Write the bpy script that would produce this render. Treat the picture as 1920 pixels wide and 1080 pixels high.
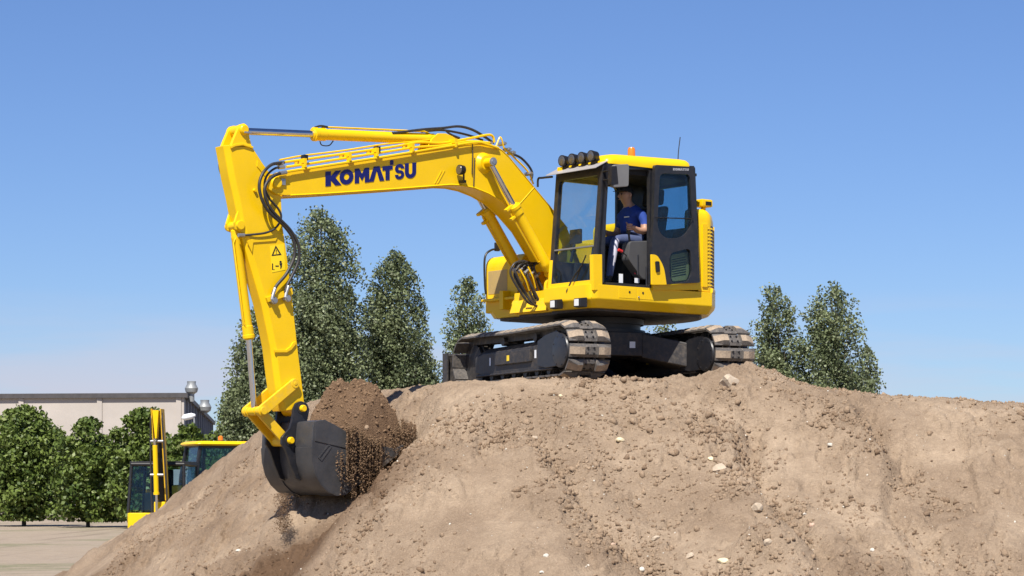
import bpy, bmesh, math, random
import numpy as np
from mathutils import Vector, Matrix
from mathutils.geometry import tessellate_polygon

random.seed(7)
rng = np.random.default_rng(7)
R = math.radians
scene = bpy.context.scene
for o in list(bpy.data.objects):
    bpy.data.objects.remove(o)
COL = scene.collection

# ------------------------------------------------------------------ camera
EYE = 1.6            # eye height, metres
FPX = 4410.0         # focal length in pixels of a 1920 wide picture
HX, HY = 960.0, 920.0
cam_d = bpy.data.cameras.new('camera')
cam_d.sensor_width = 36.0
cam_d.lens = 36.0 * FPX / 1920.0
cam_d.shift_y = (HY - 540.0) / 1920.0
cam_d.clip_start = 0.5
cam_d.clip_end = 6000.0
cam = bpy.data.objects.new('camera', cam_d)
cam.location = (0, 0, EYE)
cam.rotation_euler = (R(90), 0, 0)
COL.objects.link(cam)
scene.camera = cam

# ------------------------------------------------------------------ sky, sun, exposure
SUN = Vector((-0.135, -0.575, 0.80)).normalized()      # towards the sun
sun_el = math.asin(SUN.z)
sun_rot = math.atan2(SUN.x, SUN.y)
world = bpy.data.worlds.new('World')
scene.world = world
world.use_nodes = True
nt = world.node_tree
nt.nodes.clear()
w_out = nt.nodes.new('ShaderNodeOutputWorld')
w_bg = nt.nodes.new('ShaderNodeBackground')
w_sky = nt.nodes.new('ShaderNodeTexSky')
w_sky.sky_type = 'NISHITA'
w_sky.sun_disc = False
w_sky.sun_elevation = sun_el
w_sky.sun_rotation = sun_rot
w_sky.air_density = 1.0
w_sky.dust_density = 0.2
w_sky.ozone_density = 4.0
w_sky.altitude = 200
w_bg.inputs['Strength'].default_value = 0.07
# thin pale haze streaks low over the horizon, all the way round
w_tc = nt.nodes.new('ShaderNodeTexCoord')
w_map = nt.nodes.new('ShaderNodeMapping')
w_map.inputs['Scale'].default_value = (6.0, 6.0, 60.0)
w_map.inputs['Location'].default_value = (4.4, 0.4, 0.0)
w_noise = nt.nodes.new('ShaderNodeTexNoise')
w_noise.inputs['Scale'].default_value = 1.0
w_noise.inputs['Detail'].default_value = 4.0
w_sep = nt.nodes.new('ShaderNodeSeparateXYZ')
w_band = nt.nodes.new('ShaderNodeMapRange')
w_band.inputs['From Min'].default_value = 0.085
w_band.inputs['From Max'].default_value = 0.03
w_band.inputs['To Min'].default_value = 0.0
w_band.inputs['To Max'].default_value = 1.0
w_ramp = nt.nodes.new('ShaderNodeMapRange')
w_ramp.inputs['From Min'].default_value = 0.42
w_ramp.inputs['From Max'].default_value = 0.66
w_ramp.inputs['To Max'].default_value = 0.95
w_mul = nt.nodes.new('ShaderNodeMath'); w_mul.operation = 'MULTIPLY'
w_mix = nt.nodes.new('ShaderNodeMix'); w_mix.data_type = 'RGBA'
w_mix.inputs['B'].default_value = (5.45, 5.35, 6.3, 1)
w_hsv = nt.nodes.new('ShaderNodeMix'); w_hsv.data_type = 'RGBA'; w_hsv.blend_type = 'MULTIPLY'
w_hsv.inputs['Factor'].default_value = 1.0
w_hsv.inputs['B'].default_value = (0.640, 0.742, 1.0, 1)     # a deep, dry blue
L = nt.links.new
L(w_tc.outputs['Generated'], w_map.inputs['Vector'])
L(w_map.outputs['Vector'], w_noise.inputs['Vector'])
L(w_tc.outputs['Generated'], w_sep.inputs['Vector'])
L(w_sep.outputs['Z'], w_band.inputs['Value'])
L(w_noise.outputs['Fac'], w_ramp.inputs['Value'])
L(w_band.outputs['Result'], w_mul.inputs[0])
L(w_ramp.outputs['Result'], w_mul.inputs[1])
L(w_sky.outputs['Color'], w_hsv.inputs['A'])
L(w_hsv.outputs['Result'], w_mix.inputs['A'])
L(w_mul.outputs['Value'], w_mix.inputs['Factor'])
L(w_mix.outputs['Result'], w_bg.inputs['Color'])
L(w_bg.outputs['Background'], w_out.inputs['Surface'])

sun_d = bpy.data.lights.new('sun', 'SUN')
sun_d.energy = 4.8
sun_d.angle = R(0.53)
sun_d.color = (1.0, 0.95, 0.87)
sun = bpy.data.objects.new('sun', sun_d)
sun.location = (-10, -20, 40)
sun.rotation_euler = SUN.to_track_quat('Z', 'Y').to_euler()
COL.objects.link(sun)

vs = scene.view_settings
vs.view_transform = 'Standard'
vs.look = 'None'
vs.exposure = 0.72
vs.gamma = 1.0
vs.use_curve_mapping = False
scene.render.engine = 'CYCLES'
scene.cycles.max_bounces = 8
scene.cycles.transparent_max_bounces = 24

# ------------------------------------------------------------------ materials
def lin(r, g, b):
    f = lambda c: c / 12.92 if c <= 0.04045 else ((c + 0.055) / 1.055) ** 2.4
    return (f(r / 255), f(g / 255), f(b / 255))

def new_mat(name):
    m = bpy.data.materials.new(name)
    m.use_nodes = True
    n = m.node_tree
    n.nodes.clear()
    out = n.nodes.new('ShaderNodeOutputMaterial')
    b = n.nodes.new('ShaderNodeBsdfPrincipled')
    n.links.new(b.outputs['BSDF'], out.inputs['Surface'])
    return m, n, b, out

def add_noise(n, scale, detail=4, rough=0.55, vec=None, dist=0.0):
    t = n.nodes.new('ShaderNodeTexNoise')
    t.inputs['Scale'].default_value = scale
    t.inputs['Detail'].default_value = detail
    t.inputs['Roughness'].default_value = rough
    t.inputs['Distortion'].default_value = dist
    if vec is None:
        tc = n.nodes.new('ShaderNodeTexCoord')
        vec = tc.outputs['Object']
    n.links.new(vec, t.inputs['Vector'])
    return t

def map_range(n, sock, a, b, c=0.0, d=1.0):
    r = n.nodes.new('ShaderNodeMapRange')
    r.inputs['From Min'].default_value = a
    r.inputs['From Max'].default_value = b
    r.inputs['To Min'].default_value = c
    r.inputs['To Max'].default_value = d
    n.links.new(sock, r.inputs['Value'])
    return r.outputs['Result']

def mix_col(n, fac, a, b):
    m = n.nodes.new('ShaderNodeMix')
    m.data_type = 'RGBA'
    for key, val in (('A', a), ('B', b)):
        if isinstance(val, tuple):
            m.inputs[key].default_value = (*val[:3], 1)
        else:
            n.links.new(val, m.inputs[key])
    if isinstance(fac, (int, float)):
        m.inputs['Factor'].default_value = fac
    else:
        n.links.new(fac, m.inputs['Factor'])
    return m.outputs['Result']

def surf(name, col, rough=0.5, metal=0.0, dust=0.0, dust_col=(0.30, 0.225, 0.16), var=0.12,
         nscale=3.0, bump=0.0, bscale=40.0, coat=0.0, spec=0.5):
    """Painted / metal / plastic surface with tone variation, dust patches and fine relief."""
    m, n, b, out = new_mat(name)
    t1 = add_noise(n, nscale, 5)
    dark = tuple(c * (1 - var) for c in col)
    light = tuple(min(1, c * (1 + var)) for c in col)
    c = mix_col(n, map_range(n, t1.outputs['Fac'], 0.3, 0.7), dark, light)
    if dust > 0:
        t2 = add_noise(n, nscale * 4.3, 7, 0.65)
        f = map_range(n, t2.outputs['Fac'], 0.44, 0.72, 0.0, dust)
        c = mix_col(n, f, c, dust_col)
        rr = n.nodes.new('ShaderNodeMath'); rr.operation = 'MULTIPLY_ADD'
        n.links.new(f, rr.inputs[0]); rr.inputs[1].default_value = 0.9 - rough; rr.inputs[2].default_value = rough
        n.links.new(rr.outputs[0], b.inputs['Roughness'])
    else:
        t3 = add_noise(n, nscale * 6, 4)
        n.links.new(map_range(n, t3.outputs['Fac'], 0.3, 0.7, max(0.02, rough - 0.07), min(1, rough + 0.07)), b.inputs['Roughness'])
    n.links.new(c, b.inputs['Base Color'])
    b.inputs['Metallic'].default_value = metal
    b.inputs['Coat Weight'].default_value = coat
    b.inputs['Coat Roughness'].default_value = 0.12
    b.inputs['Specular IOR Level'].default_value = spec
    if bump > 0:
        t4 = add_noise(n, bscale, 6, 0.6)
        bp = n.nodes.new('ShaderNodeBump')
        bp.inputs['Strength'].default_value = bump
        bp.inputs['Distance'].default_value = 0.01
        n.links.new(t4.outputs['Fac'], bp.inputs['Height'])
        n.links.new(bp.outputs['Normal'], b.inputs['Normal'])
    return m

def glass_mat(name, tint, refl=1.45, rough=0.01, dusty=0.05):
    m, n, b, out = new_mat(name)
    n.nodes.remove(b)
    tr = n.nodes.new('ShaderNodeBsdfTransparent'); tr.inputs['Color'].default_value = (*tint, 1)
    gl = n.nodes.new('ShaderNodeBsdfGlossy'); gl.inputs['Roughness'].default_value = rough
    df = n.nodes.new('ShaderNodeBsdfDiffuse'); df.inputs['Color'].default_value = (0.34, 0.29, 0.24, 1)
    lw = n.nodes.new('ShaderNodeLayerWeight'); lw.inputs['Blend'].default_value = 0.5
    pw = n.nodes.new('ShaderNodeMath'); pw.operation = 'POWER'; pw.inputs[1].default_value = 4.5
    n.links.new(lw.outputs['Facing'], pw.inputs[0])
    fac = map_range(n, pw.outputs[0], 0.0, 1.0, 0.025, 0.9)
    mx = n.nodes.new('ShaderNodeMixShader'); mx2 = n.nodes.new('ShaderNodeMixShader')
    nz = add_noise(n, 5.0, 6, 0.65)
    n.links.new(map_range(n, nz.outputs['Fac'], 0.4, 0.8, dusty * 0.3, dusty * 2), mx2.inputs['Fac'])
    n.links.new(fac, mx.inputs['Fac'])
    n.links.new(tr.outputs['BSDF'], mx.inputs[1]); n.links.new(gl.outputs['BSDF'], mx.inputs[2])
    n.links.new(mx.outputs['Shader'], mx2.inputs[1]); n.links.new(df.outputs['BSDF'], mx2.inputs[2])
    n.links.new(mx2.outputs['Shader'], out.inputs['Surface'])
    return m

M = {}
M['yellow'] = surf('yellow_paint', (0.78, 0.490, 0.003), 0.34, dust=0.04, dust_col=(0.55, 0.36, 0.10), var=0.04, coat=0.05, spec=0.30)
M['yellow_old'] = surf('older_yellow_paint', (0.72, 0.42, 0.012), 0.45, dust=0.25, var=0.08)
M['yellow_worn'] = surf('scuffed_yellow_paint', (0.76, 0.465, 0.004), 0.42, dust=0.30, dust_col=(0.42, 0.27, 0.12), var=0.08, nscale=5, bump=0.1)
M['decal_yellow'] = surf('decal_yellow', (0.88, 0.62, 0.01), 0.4, var=0.02)
M['charcoal'] = surf('charcoal_paint', (0.013, 0.014, 0.018), 0.40, dust=0.05, var=0.15)
M['blackpaint'] = surf('black_plastic', (0.007, 0.007, 0.008), 0.45, dust=0.04, var=0.2)
M['interior'] = surf('dark_interior_trim', (0.010, 0.010, 0.011), 0.8, var=0.2)
M['grey_trim'] = surf('grey_interior_trim', (0.055, 0.055, 0.057), 0.75, var=0.15)
M['under'] = surf('dusty_dark_steel', (0.024, 0.022, 0.022), 0.5, dust=0.42, dust_col=(0.15, 0.12, 0.092), var=0.25, nscale=4, bump=0.25)
M['shoe'] = surf('worn_track_steel', (0.085, 0.078, 0.072), 0.5, dust=0.5, dust_col=(0.20, 0.16, 0.12), var=0.3, nscale=7, bump=0.5)
M['shoe_pad'] = surf('dusty_track_pad', (0.31, 0.24, 0.17), 0.85, dust=0.55, dust_col=(0.15, 0.12, 0.095), var=0.2, nscale=9, bump=0.4)
M['bucket'] = surf('bucket_steel', (0.062, 0.062, 0.066), 0.42, dust=0.22, dust_col=(0.14, 0.115, 0.095), var=0.25, nscale=3, bump=0.15, metal=0.3)
M['bucket_worn'] = surf('worn_bucket_steel', (0.17, 0.165, 0.16), 0.38, dust=0.2, dust_col=(0.2, 0.15, 0.11), var=0.3, nscale=5, bump=0.2, metal=0.6)
M['chrome'] = surf('chromed_steel', (0.62, 0.62, 0.64), 0.16, metal=1.0, var=0.03)
M['steel'] = surf('zinc_steel', (0.42, 0.42, 0.42), 0.38, metal=0.8, var=0.15)
M['rubber'] = surf('hose_rubber', (0.022, 0.021, 0.022), 0.5, dust=0.25, dust_col=(0.10, 0.085, 0.07), var=0.2, nscale=6)
M['blue'] = surf('blue_letter_film', (0.002, 0.005, 0.105), 0.45, var=0.05)
M['silver'] = surf('silver_letter_film', (0.36, 0.36, 0.38), 0.35, var=0.05)
M['white_decal'] = surf('white_decal', (0.74, 0.76, 0.78), 0.4, var=0.04)
M['orange'] = surf('orange_lens', (0.62, 0.17, 0.01), 0.25, var=0.08)
M['red'] = surf('red_plastic', (0.52, 0.02, 0.02), 0.4, var=0.05)
M['lens'] = surf('lamp_lens', (0.62, 0.63, 0.62), 0.12, var=0.08)
M['reflector'] = surf('lamp_reflector', (0.16, 0.15, 0.14), 0.2, metal=0.6, var=0.1)
M['mirrorback'] = surf('grey_mirror_shell', (0.15, 0.148, 0.145), 0.55, var=0.12)
M['visor'] = surf('smoky_grey_visor', (0.34, 0.32, 0.31), 0.35, dust=0.2, var=0.08)
M['tanpanel'] = surf('dusty_ochre_panel', (0.42, 0.29, 0.10), 0.6, dust=0.3, var=0.06)
M['glass'] = glass_mat('tinted_glass', (0.82, 0.90, 0.93), 1.45, dusty=0.01)
M['glass_dark'] = glass_mat('darker_tinted_glass', (0.66, 0.80, 0.86), 1.45, dusty=0.008)
M['glass_front'] = glass_mat('dusty_windscreen_glass', (0.80, 0.88, 0.91), 1.45, dusty=0.022)
M['skin'] = surf('skin', (0.42, 0.235, 0.155), 0.5, var=0.08)
M['shirt'] = surf('blue_shirt', (0.012, 0.045, 0.25), 0.85, var=0.12, nscale=12)
M['trousers'] = surf('blue_grey_trousers', (0.055, 0.075, 0.16), 0.85, var=0.12, nscale=12)
M['stripe'] = surf('pale_trouser_stripe', (0.55, 0.54, 0.62), 0.85, var=0.06)
M['shoeleather'] = surf('black_shoe', (0.014, 0.013, 0.013), 0.6, var=0.2)
M['cap'] = surf('black_cap', (0.012, 0.012, 0.014), 0.8, var=0.2)
M['hair'] = surf('dark_hair', (0.016, 0.011, 0.008), 0.6, var=0.2)

# ------------------------------------------------------------------ mesh helpers
def V(*a):
    return Vector(a)

def smooth_path(pts, per=6):
    """Catmull-Rom through points."""
    P = [Vector(p) for p in pts]
    if len(P) < 3:
        return P
    out = []
    ext = [P[0] * 2 - P[1]] + P + [P[-1] * 2 - P[-2]]
    for i in range(1, len(ext) - 2):
        p0, p1, p2, p3 = ext[i - 1:i + 3]
        for k in range(per):
            t = k / per
            out.append(0.5 * ((2 * p1) + (p2 - p0) * t + (2 * p0 - 5 * p1 + 4 * p2 - p3) * t * t + (3 * p1 - p0 - 3 * p2 + p3) * t ** 3))
    out.append(P[-1])
    return out

def rpoly(pts, r, n=4):
    """Round the corners of a 2D polygon; r is a number or one per corner."""
    out = []
    N = len(pts)
    for i in range(N):
        rr = r[i] if isinstance(r, (list, tuple)) else r
        p = Vector(pts[i]); a = Vector(pts[i - 1]); b = Vector(pts[(i + 1) % N])
        if rr <= 0:
            out.append(tuple(p)); continue
        da, db = a - p, b - p
        k = min(rr, da.length * 0.48, db.length * 0.48)
        s, e = p + da.normalized() * k, p + db.normalized() * k
        for j in range(n + 1):
            t = j / n
            out.append(tuple((1 - t) ** 2 * s + 2 * t * (1 - t) * p + t * t * e))
    return out

def circle2(cx, cy, r, n=16, a0=0.0):
    return [(cx + r * math.cos(a0 + 2 * math.pi * i / n), cy + r * math.sin(a0 + 2 * math.pi * i / n)) for i in range(n)]

class MB:
    def __init__(self):
        self.v, self.f, self.m = [], [], []
    def add(self, verts, faces, mi=0):
        o = len(self.v)
        self.v += [tuple(p) for p in verts]
        self.f += [tuple(i + o for i in f) for f in faces]
        self.m += [mi] * len(faces)
        return self
    def hexa(self, c8, mi=0):
        """8 corners: bottom loop 4, top loop 4"""
        return self.add(c8, [(0, 3, 2, 1), (4, 5, 6, 7), (0, 1, 5, 4), (1, 2, 6, 5), (2, 3, 7, 6), (3, 0, 4, 7)], mi)
    def box(self, x0, x1, y0, y1, z0, z1, mi=0, T=None):
        c = [V(x0, y0, z0), V(x1, y0, z0), V(x1, y1, z0), V(x0, y1, z0), V(x0, y0, z1), V(x1, y0, z1), V(x1, y1, z1), V(x0, y1, z1)]
        if T is not None:
            c = [T @ p for p in c]
        return self.hexa(c, mi)
    def prism(self, prof, y0, y1, mi=0):
        """profile in (x,z), extruded along y"""
        return self.plate([prof], lambda a, b: V(a, y0, b), V(0, y1 - y0, 0), mi)
    def prism_z(self, prof, z0, z1, mi=0):
        return self.plate([prof], lambda a, b: V(a, b, z0), V(0, 0, z1 - z0), mi)
    def plate(self, loops, mapf, tvec, mi=0):
        flat = [p for lp in loops for p in lp]
        tris = tessellate_polygon([[Vector((a, b, 0)) for a, b in lp] for lp in loops])
        n = len(flat)
        fr = [Vector(mapf(a, b)) for a, b in flat]
        bk = [p + tvec for p in fr]
        faces = []
        if len(loops) == 1:
            faces += [tuple(range(n)), tuple(reversed(range(n, 2 * n)))]
        else:
            for t in tris:
                faces.append(tuple(t)); faces.append(tuple(i + n for i in reversed(t)))
        o = 0
        for lp in loops:
            k = len(lp)
            for i in range(k):
                a, b = o + i, o + (i + 1) % k
                faces.append((a, a + n, b + n, b))
            o += k
        return self.add(fr + bk, faces, mi)
    def cyl(self, p0, p1, r0, r1=None, n=18, mi=0):
        p0, p1 = Vector(p0), Vector(p1)
        r1 = r0 if r1 is None else r1
        return self.lathe(p0, p1 - p0, [(0, r0), ((p1 - p0).length, r1)], n, mi)
    def lathe(self, p0, d, prof, n=18, mi=0):
        """profile [(along, radius)...] round an axis, ends capped"""
        p0, d = Vector(p0), Vector(d).normalized()
        a = d.orthogonal().normalized(); b = d.cross(a)
        vs_, fs = [], []
        for s, r in prof:
            for i in range(n):
                t = 2 * math.pi * i / n
                vs_.append(p0 + d * s + (a * math.cos(t) + b * math.sin(t)) * r)
        for k in range(len(prof) - 1):
            for i in range(n):
                j = (i + 1) % n
                fs.append((k * n + i, k * n + j, (k + 1) * n + j, (k + 1) * n + i))
        fs.append(tuple(reversed(range(n)))); fs.append(tuple(range((len(prof) - 1) * n, len(prof) * n)))
        return self.add(vs_, fs, mi)
    def tube(self, pts, r, n=8, mi=0, smooth=True, per=6):
        P = smooth_path(pts, per) if smooth else [Vector(p) for p in pts]
        up = None
        vs_, fs = [], []
        for i, p in enumerate(P):
            t = (P[min(i + 1, len(P) - 1)] - P[max(i - 1, 0)]).normalized()
            if up is None:
                up = t.orthogonal().normalized()
            up = (up - t * up.dot(t))
            up = up.normalized() if up.length > 1e-6 else t.orthogonal().normalized()
            s = t.cross(up)
            rr = r[i] if isinstance(r, (list, tuple)) else r
            for k in range(n):
                a = 2 * math.pi * (k + 0.5) / n
                vs_.append(p + (up * math.cos(a) + s * math.sin(a)) * rr)
        for i in range(len(P) - 1):
            for k in range(n):
                j = (k + 1) % n
                fs.append((i * n + k, i * n + j, (i + 1) * n + j, (i + 1) * n + k))
        fs.append(tuple(reversed(range(n)))); fs.append(tuple(range((len(P) - 1) * n, len(P) * n)))
        return self.add(vs_, fs, mi)
    def loft(self, rings, mi=0, closed_ends=True):
        n = len(rings[0]); vs_ = [p for r in rings for p in r]; fs = []
        for k in range(len(rings) - 1):
            for i in range(n):
                j = (i + 1) % n
                fs.append((k * n + i, k * n + j, (k + 1) * n + j, (k + 1) * n + i))
        if closed_ends:
            fs.append(tuple(reversed(range(n)))); fs.append(tuple(range((len(rings) - 1) * n, len(rings) * n)))
        return self.add(vs_, fs, mi)
    def mesh(self, name, mats, bevel=0.0, seg=2, angle=40, smooth=True, flip=False):
        me = bpy.data.meshes.new(name)
        bm = bmesh.new()
        bv = [bm.verts.new(p) for p in self.v]
        for f, mi in zip(self.f, self.m):
            try:
                fc = bm.faces.new([bv[i] for i in f]); fc.material_index = mi
            except ValueError:
                pass
        bmesh.ops.recalc_face_normals(bm, faces=bm.faces)
        if bevel > 0:
            ed = [e for e in bm.edges if len(e.link_faces) == 2 and e.calc_face_angle(0) > R(30)]
            bmesh.ops.bevel(bm, geom=ed, offset=bevel, segments=seg, affect='EDGES', clamp_overlap=True, profile=0.5, material=-1)
        if smooth:
            for fc in bm.faces:
                fc.smooth = True
        bm.to_mesh(me); bm.free()
        for m in (mats if isinstance(mats, (list, tuple)) else [mats]):
            me.materials.append(M[m] if isinstance(m, str) else m)
        if smooth:
            me.set_sharp_from_angle(angle=R(angle))
        return me
    def build(self, name, mats, parent=None, bevel=0.0, **kw):
        o = link(name, self.mesh(name, mats, bevel, **kw), parent)
        if bevel > 0:                                # keep big flat faces flat between the rounded edges
            wn = o.modifiers.new('flat_faces', 'WEIGHTED_NORMAL'); wn.keep_sharp = True; wn.weight = 80
        return o

def link(name, data, parent=None, label=None, loc=None, rot=None):
    o = bpy.data.objects.new(name, data)
    COL.objects.link(o)
    if parent is not None:
        o.parent = parent
    if label:
        o['label'] = label
    if loc is not None:
        o.location = loc
    if rot is not None:
        o.rotation_euler = rot
    return o

def tag(o, label, cat=None, group=None, kind=None):
    o['label'] = label
    if cat: o['category'] = cat
    if group: o['group'] = group
    if kind: o['kind'] = kind
    return o

def empty(name, loc, rz=0.0):
    o = bpy.data.objects.new(name, None)
    COL.objects.link(o)
    o.location = loc
    o.rotation_euler = (0, 0, rz)
    return o

def fast_mesh(name, verts, faces_flat, face_n, mats, smooth=False):
    """verts (N,3) array, faces_flat index array, constant face_n corners"""
    me = bpy.data.meshes.new(name)
    nf = len(faces_flat) // face_n
    me.vertices.add(len(verts)); me.vertices.foreach_set('co', np.asarray(verts, dtype=np.float32).ravel())
    me.loops.add(nf * face_n); me.loops.foreach_set('vertex_index', np.asarray(faces_flat, dtype=np.int32))
    me.polygons.add(nf)
    me.polygons.foreach_set('loop_start', np.arange(0, nf * face_n, face_n, dtype=np.int32))
    me.polygons.foreach_set('loop_total', np.full(nf, face_n, dtype=np.int32))
    if smooth:
        me.polygons.foreach_set('use_smooth', np.ones(nf, dtype=bool))
    for m in (mats if isinstance(mats, (list, tuple)) else [mats]):
        me.materials.append(M[m] if isinstance(m, str) else m)
    me.update(calc_edges=True)
    return me

def point_attr(me, name, vals):
    a = me.attributes.new(name, 'FLOAT', 'POINT')
    a.data.foreach_set('value', np.asarray(vals, dtype=np.float32))

# vectorised value noise
_perm = rng.permutation(512)
_grad = rng.random(512)
def vnoise(x, y, z=0.0):
    x, y = np.asarray(x, float), np.asarray(y, float)
    z = np.zeros_like(x) + z
    xi, yi, zi = np.floor(x).astype(int), np.floor(y).astype(int), np.floor(z).astype(int)
    xf, yf, zf = x - xi, y - yi, z - zi
    q = lambda t: t * t * t * (t * (t * 6 - 15) + 10)
    u, v, w = q(xf), q(yf), q(zf)
    def h(a, b, c):
        return _grad[_perm[(_perm[(_perm[a & 511] + b) & 511] + c) & 511]]
    def lerp(a, b, t):
        return a + (b - a) * t
    r = lerp(lerp(lerp(h(xi, yi, zi), h(xi + 1, yi, zi), u), lerp(h(xi, yi + 1, zi), h(xi + 1, yi + 1, zi), u), v),
             lerp(lerp(h(xi, yi, zi + 1), h(xi + 1, yi, zi + 1), u), lerp(h(xi, yi + 1, zi + 1), h(xi + 1, yi + 1, zi + 1), u), v), w)
    return r * 2 - 1
def fbm(x, y, z=0.0, octv=4, gain=0.5):
    s, a, f, t = 0.0, 1.0, 1.0, 0.0
    for k in range(octv):
        s = s + a * vnoise(x * f + 17.3 * k, y * f - 9.1 * k, z * f)
        t += a; a *= gain; f *= 2.03
    return s / t

def sight(px, py, Y):
    """point at depth Y seen at (px, py) of the 1920x1080 photograph"""
    return Vector(((px - HX) / FPX * Y, Y, EYE + (HY - py) / FPX * Y))
# ================================================================== the ground and the mound
def soil_mat(name, dry, dark, moist, scale=1.0, fine=1.0):
    m, n, b, out = new_mat(name)
    tc = n.nodes.new('ShaderNodeTexCoord')
    g = tc.outputs['Object']
    big = add_noise(n, 0.9 * scale, 5, 0.6, g)
    mid = add_noise(n, 7.0 * scale, 6, 0.65, g, 0.4)
    fin = add_noise(n, 60.0 * scale, 4, 0.7, g)
    c = mix_col(n, map_range(n, big.outputs['Fac'], 0.35, 0.65), dark, dry)
    c = mix_col(n, map_range(n, mid.outputs['Fac'], 0.35, 0.75, 0.0, 0.55), c, tuple(x * 0.72 for x in dark))
    c = mix_col(n, map_range(n, fin.outputs['Fac'], 0.5, 0.8, 0.0, 0.5), c, tuple(min(1, x * 1.35) for x in dry))
    at = n.nodes.new('ShaderNodeAttribute'); at.attribute_name = 'moist'
    c = mix_col(n, at.outputs['Fac'], c, moist)
    # pale pebbles
    vo = n.nodes.new('ShaderNodeTexVoronoi'); vo.inputs['Scale'].default_value = 16.0 * scale
    n.links.new(g, vo.inputs['Vector'])
    f1 = map_range(n, vo.outputs['Distance'], 0.10, 0.07)
    sp = n.nodes.new('ShaderNodeSeparateColor'); n.links.new(vo.outputs['Color'], sp.inputs['Color'])
    mm = n.nodes.new('ShaderNodeMath'); mm.operation = 'MULTIPLY'
    n.links.new(f1, mm.inputs[0]); n.links.new(map_range(n, sp.outputs['Red'], 0.80, 0.82, 0, 0.8), mm.inputs[1])
    c = mix_col(n, mm.outputs[0], c, (0.55, 0.48, 0.38))
    n.links.new(c, b.inputs['Base Color'])
    b.inputs['Roughness'].default_value = 0.97
    b.inputs['Specular IOR Level'].default_value = 0.15
    h1 = add_noise(n, 28.0 * scale, 8, 0.72, g, 0.3)
    bp = n.nodes.new('ShaderNodeBump')
    bp.inputs['Strength'].default_value = 1.0 * fine
    bp.inputs['Distance'].default_value = 0.05
    n.links.new(h1.outputs['Fac'], bp.inputs['Height'])
    n.links.new(bp.outputs['Normal'], b.inputs['Normal'])
    return m

SOIL_DRY = (0.470, 0.355, 0.248)
SOIL_DARK = (0.285, 0.205, 0.138)
SOIL_MOIST = (0.130, 0.077, 0.044)
M['soil'] = soil_mat('dry_sandy_soil', SOIL_DRY, SOIL_DARK, SOIL_MOIST)
M['fresh_soil'] = soil_mat('fresh_brown_soil', (0.27, 0.175, 0.108), (0.185, 0.115, 0.068), SOIL_MOIST, 1.6)
M['clod'] = soil_mat('soil_clod', (0.40, 0.29, 0.195), (0.27, 0.19, 0.125), SOIL_MOIST, 3.0, 0.6)
M['fall'] = soil_mat('falling_soil', (0.29, 0.190, 0.115), (0.20, 0.128, 0.076), (0.12, 0.073, 0.042), 4.0, 0.5)
M['rock'] = surf('pale_sandstone', (0.42, 0.34, 0.25), 0.9, dust=0.5, dust_col=SOIL_DRY, var=0.2, nscale=6, bump=0.8, bscale=30)
M['rock_pale'] = surf('cream_limestone', (0.66, 0.56, 0.36), 0.85, dust=0.25, dust_col=SOIL_DRY, var=0.15, nscale=8, bump=0.6, bscale=40)
M['rock_pink'] = surf('pinkish_stone', (0.48, 0.33, 0.24), 0.85, dust=0.25, dust_col=SOIL_DRY, var=0.15, nscale=8, bump=0.6, bscale=40)
M['rock_white'] = surf('white_pebble', (0.56, 0.52, 0.44), 0.8, var=0.15, nscale=9)

GZ = 2.93           # level the tracks stand on
EDGE = [(14.0, 27.2), (4.6, 27.15), (2.4, 27.35), (0.9, 27.25), (-0.15, 27.45), (-0.75, 28.4), (-1.3, 29.6), (-2.3, 31.2), (-2.9, 33.0), (-2.6, 36.5), (14.0, 36.0)]

def edge_dist(X, Y):
    """signed distance outside the plateau outline (positive outside), numpy"""
    d2 = np.full(X.shape, 1e9)
    inside = np.zeros(X.shape, bool)
    n = len(EDGE)
    for i in range(n):
        ax, ay = EDGE[i]; bx, by = EDGE[(i + 1) % n]
        ex, ey = bx - ax, by - ay
        t = np.clip(((X - ax) * ex + (Y - ay) * ey) / (ex * ex + ey * ey), 0, 1)
        d2 = np.minimum(d2, (X - ax - t * ex) ** 2 + (Y - ay - t * ey) ** 2)
        cr = ((ay > Y) != (by > Y)) & (X < (bx - ax) * (Y - ay) / (by - ay + 1e-12) + ax)
        inside ^= cr
    d = np.sqrt(d2)
    return np.where(inside, -d, d)

def gauss(X, Y, cx, cy, sx, sy, a=0.0):
    dx, dy = X - cx, Y - cy
    if a:
        c, s = math.cos(a), math.sin(a)
        dx, dy = dx * c + dy * s, -dx * s + dy * c
    return np.exp(-(dx / sx) ** 2 - (dy / sy) ** 2)

def seg_dist(X, Y, pts):
    d2 = np.full(X.shape, 1e9)
    for (ax, ay), (bx, by) in zip(pts[:-1], pts[1:]):
        ex, ey = bx - ax, by - ay
        t = np.clip(((X - ax) * ex + (Y - ay) * ey) / (ex * ex + ey * ey), 0, 1)
        d2 = np.minimum(d2, (X - ax - t * ex) ** 2 + (Y - ay - t * ey) ** 2)
    return np.sqrt(d2)

TRENCH = [(-1.75, 26.75), (-2.35, 26.0), (-2.75, 25.35), (-3.3, 24.5), (-3.8, 23.6)]

def smooth_patch(X, Y):
    """faces where dry soil has slid down smooth"""
    e = 0.25 * fbm(X * 2.0, Y * 2.0, 6.6, 3)
    return np.clip(1.25 * gauss(X + e, Y, -0.30, 25.0, 0.62, 1.15, -0.25) + 1.1 * gauss(X + e, Y, 3.15, 25.75, 0.30, 0.85, 0.1) + 0.7 * gauss(X + e, Y, 4.9, 24.6, 0.5, 0.5), 0, 0.85)

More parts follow.
